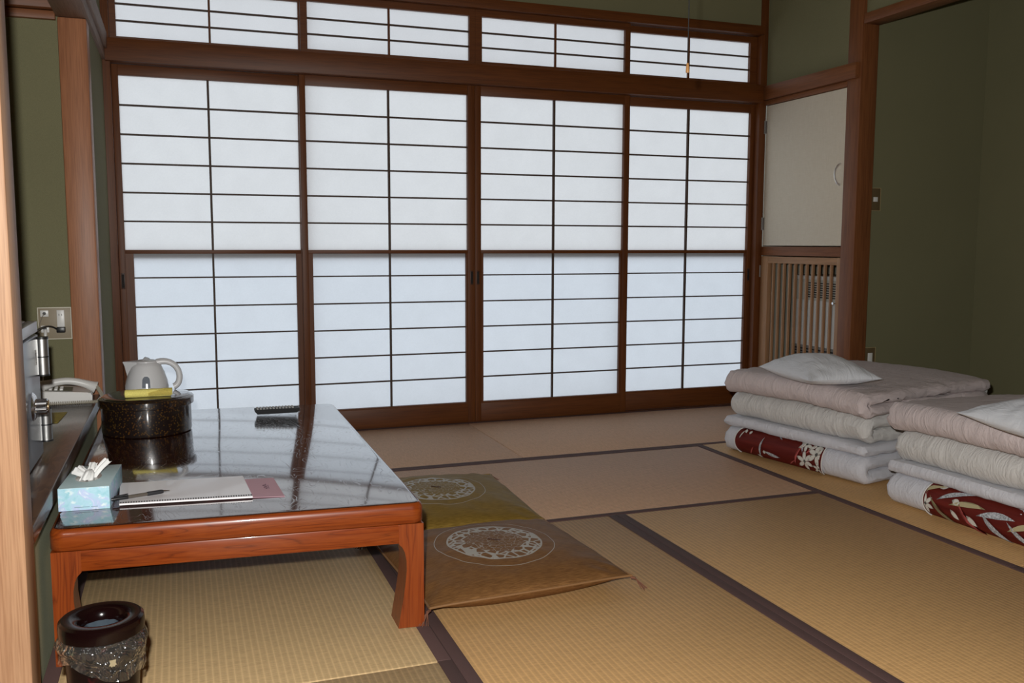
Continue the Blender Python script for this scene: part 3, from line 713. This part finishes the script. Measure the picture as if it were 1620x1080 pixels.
q = bm_new(); tube(q, [P(.056), P(.066), P(.072)], [.0036, .0016, .0007], 12); obj('pen_tip', q, M['chrome'], pn)
q = bm_new(); tube(q, [P(-.062)+Vector((0, 0, .0065)), P(-.030)+Vector((0, 0, .0075))], .0016, 8); tube(q, [P(-.062)+Vector((0, 0, .002)), P(-.062)+Vector((0, 0, .0065))], .0016, 8); obj('pen_clip', q, M['black'], pn)

# ------------------------------------------------------------------ waste bin
wb = thing('waste_bin', 'dark red round waste bin with ring lid, in front of the table leg', 'waste bin', (-.163, 1.872, .002)); wb.scale = (.85, .85, 1)
n = NT('dark_red_marbled_plastic'); a = n.noise(n.coord(), 42, 3, .5, 1.5)
n.base(n.ramp(a, [(.35, (.004, .002, .002)), (.6, (.008, .003, .003)), (.75, (.045, .005, .006))]), .3, Specular_IOR_Level=.2, Coat_Weight=.0, Coat_Roughness=.1)
q = bm_new(); lathe(q, [(0, 0), (.066, 0), (.069, .004), (.083, .222), (.081, .222), (.067, .008), (0, .008)], 64); obj('bin_body', q, n.m, wb)
q = bm_new(); lathe(q, [(.0885, .218), (.0905, .220), (.0915, .236), (.090, .245), (.084, .2495), (.066, .249), (.056, .2465), (.049, .240), (.045, .230), (.043, .214), (.046, .213), (.049, .228), (.054, .238), (.066, .243), (.085, .243), (.0885, .236)], 72, closed=True)
obj('ring_lid', q, plain('dark_maroon_plastic', (.006, .0018, .0018), .16, Specular_IOR_Level=.22, Coat_Weight=.0, Coat_Roughness=.05), wb)
# plastic bag
n = NT('clear_polythene')
tr_ = n.n('ShaderNodeBsdfTransparent'); gl = n.n('ShaderNodeBsdfGlossy'); gl.inputs['Roughness'].default_value = .13
fr = n.n('ShaderNodeFresnel'); fr.inputs[0].default_value = 1.5
bp = n.n('ShaderNodeBump'); n.set(bp, 'Height', n.noise(n.coord(), 20, 2, .5, 2.2)); bp.inputs['Distance'].default_value = .03; bp.inputs['Strength'].default_value = .9
for x_ in (gl, fr): n.t.links.new(bp.outputs[0], x_.inputs['Normal'])
df = n.n('ShaderNodeBsdfDiffuse'); df.inputs[0].default_value = (.7, .68, .64, 1)
m1 = n.n('ShaderNodeMixShader'); n.set(m1, 0, n.math('MULTIPLY', fr.outputs[0], 2.0)); n.t.links.new(tr_.outputs[0], m1.inputs[1]); n.t.links.new(gl.outputs[0], m1.inputs[2])
m2 = n.n('ShaderNodeMixShader'); n.set(m2, 0, n.math('MULTIPLY', n.noise(n.coord(), 22, 3, .6, 1.), .05)); n.t.links.new(m1.outputs[0], m2.inputs[1]); n.t.links.new(df.outputs[0], m2.inputs[2]); n.t.links.new(m2.outputs[0], n.out.inputs[0])
q = bm_new()
def bj(r, z, a, i):
    f = i/14; nn = noise.noise(Vector((math.cos(a)*2.6, math.sin(a)*2.6, z*26)))+.6*noise.noise(Vector((math.cos(a)*7, math.sin(a)*7, z*50+4)))
    low = -.034*max(0, math.cos(a+.7))*f + .012*noise.noise(Vector((math.cos(a)*2, math.sin(a)*2, 9)))*f
    return (r+.0055*nn*min(1, f*4)*1.0+.004*f, z+low)
lathe(q, [(.0862+.008*math.sin(math.pi*min(1, k/9)), .219-k*.0030) for k in range(15)], 110, jit=bj)
obj('bin_bag', q, n.m, wb, ang=60)
q = bm_new()
for a, s_ in ((-1.35, 1), (-1.22, -1)):
    c0 = Vector((.0945*math.cos(a), .0945*math.sin(a), .182)); tn = Vector((-math.sin(a), math.cos(a), 0))
    vs = [q.verts.new(c0+tn*dx+Vector((0, 0, dz))) for dx, dz in ((-.002*s_, -.003), (.010*s_, -.006), (.013*s_, .008), (.004*s_, .007))]; q.faces.new(vs)
bmesh.ops.solidify(q, geom=q.faces[:], thickness=.0015); obj('bag_scrap', q, plain('cream_paper', (.55, .46, .28), .7), wb)
q = bm_new(); lathe(q, [(.0425+.0, .226), (.040, .205), (.040, .17), (.05, .12)], 60, jit=lambda r, z, a, i: (r*(1+.10*noise.noise(Vector((math.cos(a)*4, math.sin(a)*4, z*20)))), z)); obj('inner_liner', q, plain('liner_blue_grey', (.05, .065, .08), .12), wb)

# ------------------------------------------------------------------ floor cushions
def cushion_bm(w_, d_, h, ze, n_=44, pinch=.05, wr=.004, seed=0, p=2.2, wsc=9):
    q = bm_new(); top, bot = [], []
    for j in range(n_+1):
        a, b_ = [], []
        for i in range(n_+1):
            u = -1+2*i/n_; v = -1+2*j/n_
            u = math.copysign(1-(1-abs(u))**1.3, u); v = math.copysign(1-(1-abs(v))**1.3, v)
            x = u*w_/2*(1-pinch*(1-v*v)+.025*abs(u*v)**9); y = v*d_/2*(1-pinch*(1-u*u)+.025*abs(u*v)**9)
            pr = (1-abs(u)**p)**.55*(1-abs(v)**p)**.55
            nz = noise.noise(Vector((x*wsc, y*wsc, seed)))+.6*noise.noise(Vector((x*wsc*2.7, y*wsc*2.7, seed+3)))
            edge = 1 if (i in (0, n_) or j in (0, n_)) else 0
            z = ze+(h-ze)*pr+wr*nz*min(1, pr*3)
            # radiating folds at the corners
            cr = max(0, abs(u*v)-.45)/.55; z += .006*cr*math.sin(math.atan2(y, x)*34+seed)*(1-edge)*min(1, pr*3)
            a.append(q.verts.new((x, y, z)))
            b_.append(a[-1] if edge else q.verts.new((x, y, max(0, ze*(1-min(1, pr*2.2))))))
        top.append(a); bot.append(b_)
    for j in range(n_):
        for i in range(n_):
            q.faces.new((top[j][i], top[j][i+1], top[j+1][i+1], top[j+1][i]))
            vs = [bot[j][i], bot[j+1][i], bot[j+1][i+1], bot[j][i+1]]; vs2 = []
            [vs2.append(v) for v in vs if v not in vs2]; q.faces.new(vs2)
    return q
def satin(name, c, c2):
    n = NT(name); co = n.coord(); x, y, z = n.sep(co)
    r = n.math('SQRT', n.math('ADD', n.math('MULTIPLY', x, x), n.math('MULTIPLY', n.math('MULTIPLY', y, y), .87)))
    def band(a, b_): return n.math('MULTIPLY', n.math('GREATER_THAN', r, a), n.math('LESS_THAN', r, b_))
    de = n.voro(n.mapv(co, (1, 1, 0)), 36, 'DISTANCE_TO_EDGE'); de2 = n.voro(n.mapv(co, (1, 1, 0)), 60, 'DISTANCE_TO_EDGE')
    outer = n.math('MULTIPLY', band(.088, .141), n.math('LESS_THAN', n.math('ADD', de, n.math('MULTIPLY', n.noise(co, 60, 2), .05)), .125))
    inner = n.math('MULTIPLY', band(0, .088), n.math('LESS_THAN', de2, .035))
    f = n.math('MAXIMUM', n.math('MAXIMUM', outer, n.math('MULTIPLY', inner, .6)), n.math('MAXIMUM', band(.136, .1415), band(.1765, .1785)))
    wv = n.noise(n.mapv(co, (40, 600, 40)), 1, 2)
    cc = n.mix(n.ramp(wv, [(.3, (0, 0, 0)), (.7, (1, 1, 1))]), tuple(k*.8 for k in c), c2)
    n.base(n.mix(f, cc, (.46, .43, .38)), .50, Metallic=.3, Specular_IOR_Level=.03, Sheen_Weight=.0, Sheen_Roughness=.35, Sheen_Tint=(.8, .6, .3))
    n.bump(wv, .15, .0006); return n.m
def tassel(t, x, y, z, ax, ay, mt):
    q = bm_new(); random.seed(int(x*1000))
    tube(q, [(x, y, z), (x+ax*.008, y+ay*.008, z+.001), (x+ax*.014, y+ay*.014, z)], .004, 8)
    for k in range(9):
        a = random.uniform(-.7, .7); l = random.uniform(.02, .038); dx = ax*math.cos(a)-ay*math.sin(a); dy = ay*math.cos(a)+ax*math.sin(a)
        tube(q, [(x+ax*.013, y+ay*.013, z), (x+ax*.013+dx*l*.5, y+ay*.013+dy*l*.5, z*.55), (x+ax*.013+dx*l, y+ay*.013+dy*l, .0028)], .0011, 5)
    obj('corner_tassel', q, mt, t)
TM = cloth('tassel_thread', (.17, .065, .035), 900)
def zabuton(label, x, y, rz, w_, d_, c, c2, seed):
    t = thing('floor_cushion', label, 'floor cushion', (x, y, .002), rz, 'gold floor cushions')
    obj('cushion_cover', cushion_bm(w_*.975, d_*.975, .088, .034, 56, -.015, .005, seed, 2.4, 7), satin('gold_satin_%d' % seed, c, c2), t)
    # piping seam around the rim
    q = bm_new(); pts = []
    for (ax, ay, bx_, by) in ((-1, -1, 1, -1), (1, -1, 1, 1), (1, 1, -1, 1), (-1, 1, -1, -1)):
        for k in range(20):
            s_ = k/20; u = ax+(bx_-ax)*s_; v = ay+(by-ay)*s_
            pts.append((u*w_*.4885*(1+.015*(1-v*v)+.024*abs(u*v)**9), v*d_*.4885*(1+.015*(1-u*u)+.024*abs(u*v)**9), .034))
    pts.append(pts[0]); tube(q, pts, .0035, 8, cap=False)
    obj('piped_seam', q, cloth('gold_piping_%d' % seed, tuple(k*.85 for k in c2), 600, .6), t)
    q = bm_new(); tube(q, [(-.016, .012, .090), (0, 0, .089), (.014, -.014, .091)], .0014, 6); obj('centre_knot', q, plain('knot_brown_%d' % seed, (.05, .02, .015), .8), t)
    for sx, sy in ((-1, -1), (1, -1), (1, 1)): tassel(t, sx*w_/2*.995, sy*d_/2*.995, .028, sx*.7, sy*.7, TM)
zabuton('gold satin floor cushion, tinted brown for its sheen, nearest the viewer, beside the front table leg', .858, 2.510, R_(3.5), .60, .585, (.18, .082, .030), (.28, .138, .050), 1)  # brown base tint paints in the sheen of this nap direction
zabuton('gold satin floor cushion, tinted olive for its sheen, behind the brown-tinted one, beside the table', .852, 3.145, R_(-2), .60, .64, (.21, .128, .026), (.30, .19, .042), 2)  # olive base tint likewise stands in for the satin's sheen

# ------------------------------------------------------------------ bedding
def foldpath(segs):
    """segs: list of ('L', x0, x1, z) or arcs joined automatically"""
    pts = []
    for k, (x0, x1, z) in enumerate(segs):
        n_ = 26
        line = [Vector((x0+(x1-x0)*i/n_, z)) for i in range(n_+1)]
        if pts:
            a = pts[-1]; zc = (a.y+z)/2; r = (z-a.y)/2; sgn = -1 if a.x < (line[-1].x) else 1
            for i in range(1, 9):
                q_ = -math.pi/2+math.pi*i/9; pts.append(Vector((a.x+sgn*r*math.cos(q_), zc+r*math.sin(q_))))
        pts += line
    return pts
def folded(path, th, y0, y1, seed, amp=.004, ny=96, droop=None, wsc=8., edge=.5, zmin=-9, zmax=9):
    path_min = min(p.x for p in path); q = bm_new(); n_ = len(path); left, right = [], []
    nor = []
    for i in range(n_):
        t = (path[min(i+1, n_-1)]-path[max(i-1, 0)]).normalized(); nor.append(Vector((-t.y, t.x)))
    tan0 = (path[0]-path[1]).normalized(); tan1 = (path[-1]-path[-2]).normalized()
    cap = 6; rings = []
    L = y1-y0; rr = th*edge
    js = [rr*(1-math.cos(math.pi/2*k/6)) for k in range(7)]
    ys = js+[rr+(L-2*rr)*k/ny for k in range(1, ny)]+[L-v for v in reversed(js)]
    for yy in ys:
        d_ = min(yy, L-yy); e = 1. if d_ >= rr else math.sqrt(max(0.04, 1-((rr-d_)/rr)**2))
        h = th/2*e; ring = []
        def put(p, nn, idx):
            y = y0+yy; ss = idx*.02; Vn = lambda *a: noise.noise(Vector(a))
            nz = amp*(Vn(p.x*wsc*.6, y*wsc*.7, p.y*wsc+seed)+.4*Vn(ss*14+seed, y*wsc*2.4, p.y*20))
            wob = y*19+6*Vn(ss*2, y*3, seed)+9*p.y
            nz += amp*1.1*(.35-abs(Vn(p.x*5+seed, wob, p.y*9)))*(.5+1.2*max(0, Vn(y*2.5, p.y*5, seed+7)+.25))*(.35+.65*max(0, 1-(p.x-path_min)/.22))
            endp = (abs(2*yy/L-1))**7
            nz += amp*2.0*endp*Vn(p.x*34, seed, p.y*55+y*14)
            x = p.x+nn.x*nz; z = p.y+nn.y*nz
            y += (1 if yy > L/2 else -1)*endp*(.016*Vn(ss*7, seed, 1.)+.006*Vn(p.x*40, p.y*60, seed))
            z = min(max(z, zmin), zmax)
            if droop: x, y, z = droop(x, y, z)
            return q.verts.new((x, y, z))
        for i in range(n_): ring.append(put(path[i]+nor[i]*h, nor[i], i))
        for k in range(1, cap):
            a = math.pi/2-math.pi*k/cap; v = nor[-1]*math.sin(a)+tan1*math.cos(a); ring.append(put(path[-1]+v*h, v, n_))
        for i in reversed(range(n_)): ring.append(put(path[i]-nor[i]*h, -nor[i], i))
        for k in range(1, cap):
            a = -math.pi/2+math.pi*k/cap; v = nor[0]*math.sin(a)+tan0*math.cos(a); ring.append(put(path[0]+v*h, v, 0))
        rings.append(ring)
    m = len(rings[0])
    for a, b_ in zip(rings, rings[1:]):
        for k in range(m): q.faces.new((a[k], a[(k+1) % m], b_[(k+1) % m], b_[k]))
    for ring in (rings[0], rings[-1]):
        # bridge upper and lower runs
        lo = n_+cap-1
        for i in range(n_-1): q.faces.new((ring[i], ring[i+1], ring[lo+n_-2-i], ring[lo+n_-1-i]))
        for s0, s1, c_ in ((n_-1, lo, True), (lo+n_-1, m, False)):
            idx = list(range(s0, s1+1)) if c_ else list(range(s0, m))+[0]
            vs = []
            for k in idx:
                if ring[k % m] not in vs: vs.append(ring[k % m])
            if len(vs) > 2: q.faces.new(vs)
    return q
def crease(name, c, rough=.85, amt=.5):
    n = NT(name); co = n.coord()
    wv = n.noise(n.mapv(co, (5, 17, 6)), 1.5, 3, .5, 1.1); rid = n.math('ABSOLUTE', n.math('SUBTRACT', wv, .5))
    wv2 = n.noise(n.mapv(co, (10, 44, 20)), 1.3, 3, .5, .9); rid2 = n.math('ABSOLUTE', n.math('SUBTRACT', wv2, .5))
    f = n.noise(co, 900, 2)
    n.base(n.mix(n.ramp(f, [(.35, (0, 0, 0)), (.65, (1, 1, 1))]), tuple(k*.94 for k in c), c), rough, Sheen_Weight=.1)
    n.bump(n.math('ADD', n.math('ADD', n.math('MULTIPLY', rid, 1.2), n.math('MULTIPLY', rid2, .35)), n.math('MULTIPLY', f, .03)), amt, .02); return n.m
WH = crease('white_cotton', (.62, .62, .66), amt=.35); CR = crease('cream_cotton', (.63, .615, .59)); PKC = crease('pale_pink_quilt', (.60, .515, .505)); PW = crease('pillow_white', (.70, .725, .765), amt=.3)
PIP = plain('white_piping', (.66, .65, .62), .8)
n = NT('red_printed_cloth'); a = n.noise(n.mapv(n.coord(), (2, 1, 14)), 3, 3); n.base(n.ramp(a, [(.35, (.17, .014, .010)), (.65, (.28, .030, .018))]), .6); RED = n.m
n = NT('silver_leaf_print'); n.base(n.ramp(n.noise(n.coord(), 160, 3), [(.35, (.22, .23, .24)), (.65, (.55, .57, .60))]), .7); SIL = n.m
PET = plain('cream_petal_print', (.62, .60, .54), .8); OLV = plain('olive_leaf_print', (.42, .36, .20), .8); PNK = plain('pink_leaf_print', (.42, .08, .07), .8); GRY = plain('flower_centre_print', (.10, .10, .09), .8)

def stack(origin, rz, depth, wide, labels, motif, yred, pil, seed, wf_):
    """local x: to the right, y: away; origin near-left corner on floor"""
    ox, oy = origin; grp = ('folded futons in the bedding stacks')
    def droop(k):
        def f(x, y, z):
            u = (y/depth)*2-1; s_ = z/.42
            return x, y, z-k*s_*(abs(u)**3)*.030-k*.016*s_*max(0, (x-.55))-.006*s_*math.sin(3*x+seed)
        return f
    # bottom quilt: fold on the left plus lip on top
    t = thing('bottom_quilt', labels[0], 'quilt', (ox, oy, .002), rz, grp)
    th = .058; xl = .052
    pth = foldpath([(wide, xl, .030), (xl, wide-.03, .0885)])
    obj('white_cover', folded(pth, th, 0, depth, seed+1, .0035, droop=droop(.5), zmin=.003, zmax=.1185), WH, t)
    pth2 = foldpath([(wide-.03, .028, .1425)])
    obj('turned_over_lip', folded(pth2, .048, .0, depth+.01, seed+2, .004, droop=droop(.5), zmin=.119, zmax=.1660), WH, t)
    # red window of the cover on the fold: wraps the left side
    def sp(y, s_, out):   # s_ 0..1 from bottom to the top of the fold
        a = math.radians(-64+144*s_); rr = .030+.029+out
        # same noise free surface a touch outside
        x, z = xl-rr*math.cos(a)*1.0, .0593+rr*math.sin(a)
        x_, y_, z_ = droop(.5)(x, y, z); return Vector((x_-.0035, y_, z_))
    q = bm_new(); K, N = 14, 40; g = []
    for j in range(N+1):
        row = []
        for k in range(K+1):
            s_ = k/K; yy = yred[0]+(yred[1]-yred[0])*j/N
            e = .012*math.sin(math.pi*s_)-.006
            yy += e*(1 if j > N/2 else -1)*abs(j/N-.5)*2
            row.append(q.verts.new(sp(yy, s_, .001)))
        g.append(row)
    for a, b_ in zip(g, g[1:]):
        for k in range(K): q.faces.new((a[k], a[k+1], b_[k+1], b_[k]))
    bmesh.ops.solidify(q, geom=q.faces[:], thickness=-.003)
    rp = obj('red_patterned_window', q, RED, t)
    for row in (0, N):
        e = -1 if row == 0 else 1; q = bm_new()
        tube(q, [sp(yred[0 if row == 0 else 1]+e*(.012*math.sin(math.pi*k/K)-.006+.001), k/K, .0035) for k in range(K+1)], .0024, 6)
        obj('cover_edge_piping', q, PIP, t)
    mats = [PET, SIL, OLV, PNK, GRY]
    q = bm_new()
    def blob(y, s_, L, W_, ang, mi, out=.0062, tip=1.):
        if mi in (1, 2, 3): W_ *= .72; L *= 1.12
        n_ = 9; pts = []
        for k in range(n_+1):
            f = k/n_; pts.append((f*L-L/2, W_/2*math.sin(math.pi*f**tip)))
        for k in range(n_-1, 0, -1):
            f = k/n_; pts.append((f*L-L/2, -W_/2*math.sin(math.pi*f**tip)))
        ca, sa = math.cos(ang), math.sin(ang); vs = []
        for a, b_ in pts:
            bend = a*a*1.6
            yy = y+(a*ca-(b_+bend)*sa); ss = s_+(a*sa+(b_+bend)*ca)/.155
            if not (.0 <= ss <= 1): ss = max(0, min(1, ss))
            yy = max(yred[0]+.004, min(yred[1]-.004, yy))
            vs.append(q.verts.new(sp(yy, ss, out)))
        try: f = q.faces.new(vs); f.material_index = mi
        except ValueError: pass
    def flower(y, s_, r):
        for k in range(6):
            a = k*math.pi/3+.3+.1*math.sin(k*3); blob(y+math.cos(a)*r*.52, s_+math.sin(a)*r*.52/.155, r*.98, r*.40, a, 0, tip=1.)
        blob(y, s_, r*.30, r*.30, 0, 4, .0072)
    for k_ in motif:
        if k_[0] == 'F': flower(*k_[1:])
        else: blob(*k_[1:])
    bmesh.ops.solidify(q, geom=q.faces[:], thickness=-.0006)
    obj('printed_flowers_and_leaves', q, mats, rp)
    # middle mattress
    t = thing('folded_mattress', labels[1], 'mattress', (ox, oy, .168), rz, grp)
    w2 = wide*wf_[1]
    pth = foldpath([(w2, .075, .031), (.075, w2-.05, .0925)])
    obj('mattress_cover', folded(pth, .061, .008, depth-.02, seed+3, .0065, droop=lambda x, y, z: (lambda a: (a[0], a[1], a[2]-.168))(droop(.5)(x, y, z+.168)), zmin=.0002, zmax=.1225), CR, t)
    # top pink quilt
    t = thing('top_quilt', labels[2], 'quilt', (ox, oy, .292), rz, grp)
    D2 = lambda x, y, z: (lambda a: (a[0], a[1], a[2]-.292))(droop(.5)(x, y, z+.292))
    pth = foldpath([(wide*wf_[0], .010, .028), (.010, wide*wf_[0], .078)])
    obj('quilt_cover', folded(pth, .050, -.02, depth-.03, seed+4, .0075, ny=110, droop=D2, wsc=6.5, zmin=.0008, zmax=.1045), PKC, t)
    # pale edge band where the pink quilt ends
    q = bm_new(); xe = wide*wf_[0]
    N = 30; g = []
    for j in range(N+1):
        y = .0+(depth-.05)*j/N; row = []
        for k in range(11):
            a = -math.pi/2+math.pi*k/10; row.append(q.verts.new(D2(xe-.01+.040*math.cos(a), y, .0535+.0480*math.sin(a))))
        g.append(row)
    for a, b_ in zip(g, g[1:]):
        for k in range(10): q.faces.new((a[k], a[k+1], b_[k+1], b_[k]))
    bmesh.ops.solidify(q, geom=q.faces[:], thickness=-.004)
    obj('white_edge_band', q, PIP, t)
    # pillow
    px, py, pz, pr_, pw, pd = pil
    t = thing('pillow', labels[3], 'pillow', (px, py, pz), pr_, 'white pillows on the bedding')
    obj('pillow_case', cushion_bm(pw, pd, .108, .024, 48, .05, .007, seed+9, 2.0, 10), PW, t)

S1 = ['white folded quilt with red flower patch, bottom of the far bedding stack', 'thick cream folded mattress in the middle of the far bedding stack', 'pale pink quilt on top of the far bedding stack near the lattice door', 'white pillow on the far bedding stack beside the closet']
S2 = ['white folded quilt with red leaf patterned patch, bottom of the near bedding stack', 'thick cream folded mattress in the middle of the near bedding stack', 'pale pink quilt on top of the near bedding stack at the right edge', 'white pillow on the near bedding stack, cut by the right edge']
m1_ = [('F', .228, .62, .052), ('F', .243, .88, .042), ('F', .285, .38, .046), ('F', .30, .85, .040), ('F', .215, .25, .03), ('B', .330, .55, .10, .016, 1.9, 3), ('B', .262, .75, .07, .014, 2.3, 3), ('B', .318, .80, .07, .016, 1.2, 1),
       ('B', .475, .30, .085, .022, .15, 1), ('B', .545, .45, .085, .015, 1.75, 1), ('B', .52, .33, .018, .016, 0, 0), ('B', .555, .16, .03, .012, .4, 0), ('B', .655, .82, .028, .014, 1., 0), ('B', .625, .80, .022, .016, 1.6, 0), ('B', .60, .28, .05, .008, 2.2, 3), ('B', .45, .85, .03, .008, .5, 1), ('B', .36, .25, .05, .006, 2.5, 3), ('B', .67, .7, .05, .006, 1.9, 0)]
stack((2.548, 2.890), R_(10.3), .80, .93, S1, m1_, (.205, .700), (2.555, 3.195, .401, R_(81), .44, .32), 3, (.83, .97))
m2_ = [('B', .640, .72, .14, .028, 2.65, 2), ('B', .655, .78, .11, .014, 2.2, 3), ('B', .575, .88, .035, .02, 2.6, 0), ('B', .515, .78, .13, .026, 2.75, 1), ('B', .455, .64, .13, .026, 3.0, 2), ('B', .50, .62, .035, .022, .1, 0), ('F', .625, .40, .036), ('B', .560, .28, .13, .022, .65, 2),
       ('B', .50, .34, .045, .018, .7, 0), ('B', .43, .32, .05, .022, .6, 0), ('B', .44, .24, .15, .022, .75, 3), ('B', .34, .60, .13, .03, 3.0, 1), ('B', .34, .28, .12, .03, .6, 1), ('B', .23, .55, .12, .026, 2.8, 2), ('B', .24, .30, .12, .024, .5, 1), ('F', .16, .5, .05)]
stack((2.505, 1.86), R_(1.5), .84, .90, S2, m2_, (.05, .635), (2.475, 1.965, .405, R_(78), .50, .36), 17, (.93, 1.0))

# ------------------------------------------------------------------ hanging light pull
lp = thing('light_pull', 'thin dark cord with a small wooden pull hanging in front of the rightmost transom', 'light pull', (1.387, 2.35, 1.455))
q = bm_new(); tube(q, [(0, 0, .026), (.0005, 0, .5), (.001, 0, 1.144)], .0014, 8); obj('cord', q, plain('dark_cord', (.02, .02, .02), .7), lp)
q = bm_new(); lathe(q, [(0, 0), (.0050, .0005), (.0055, .004), (.0042, .020), (.0030, .027), (0, .029)], 20); obj('wooden_pull', q, plain('acorn_wood', (.55, .27, .09), .4), lp)
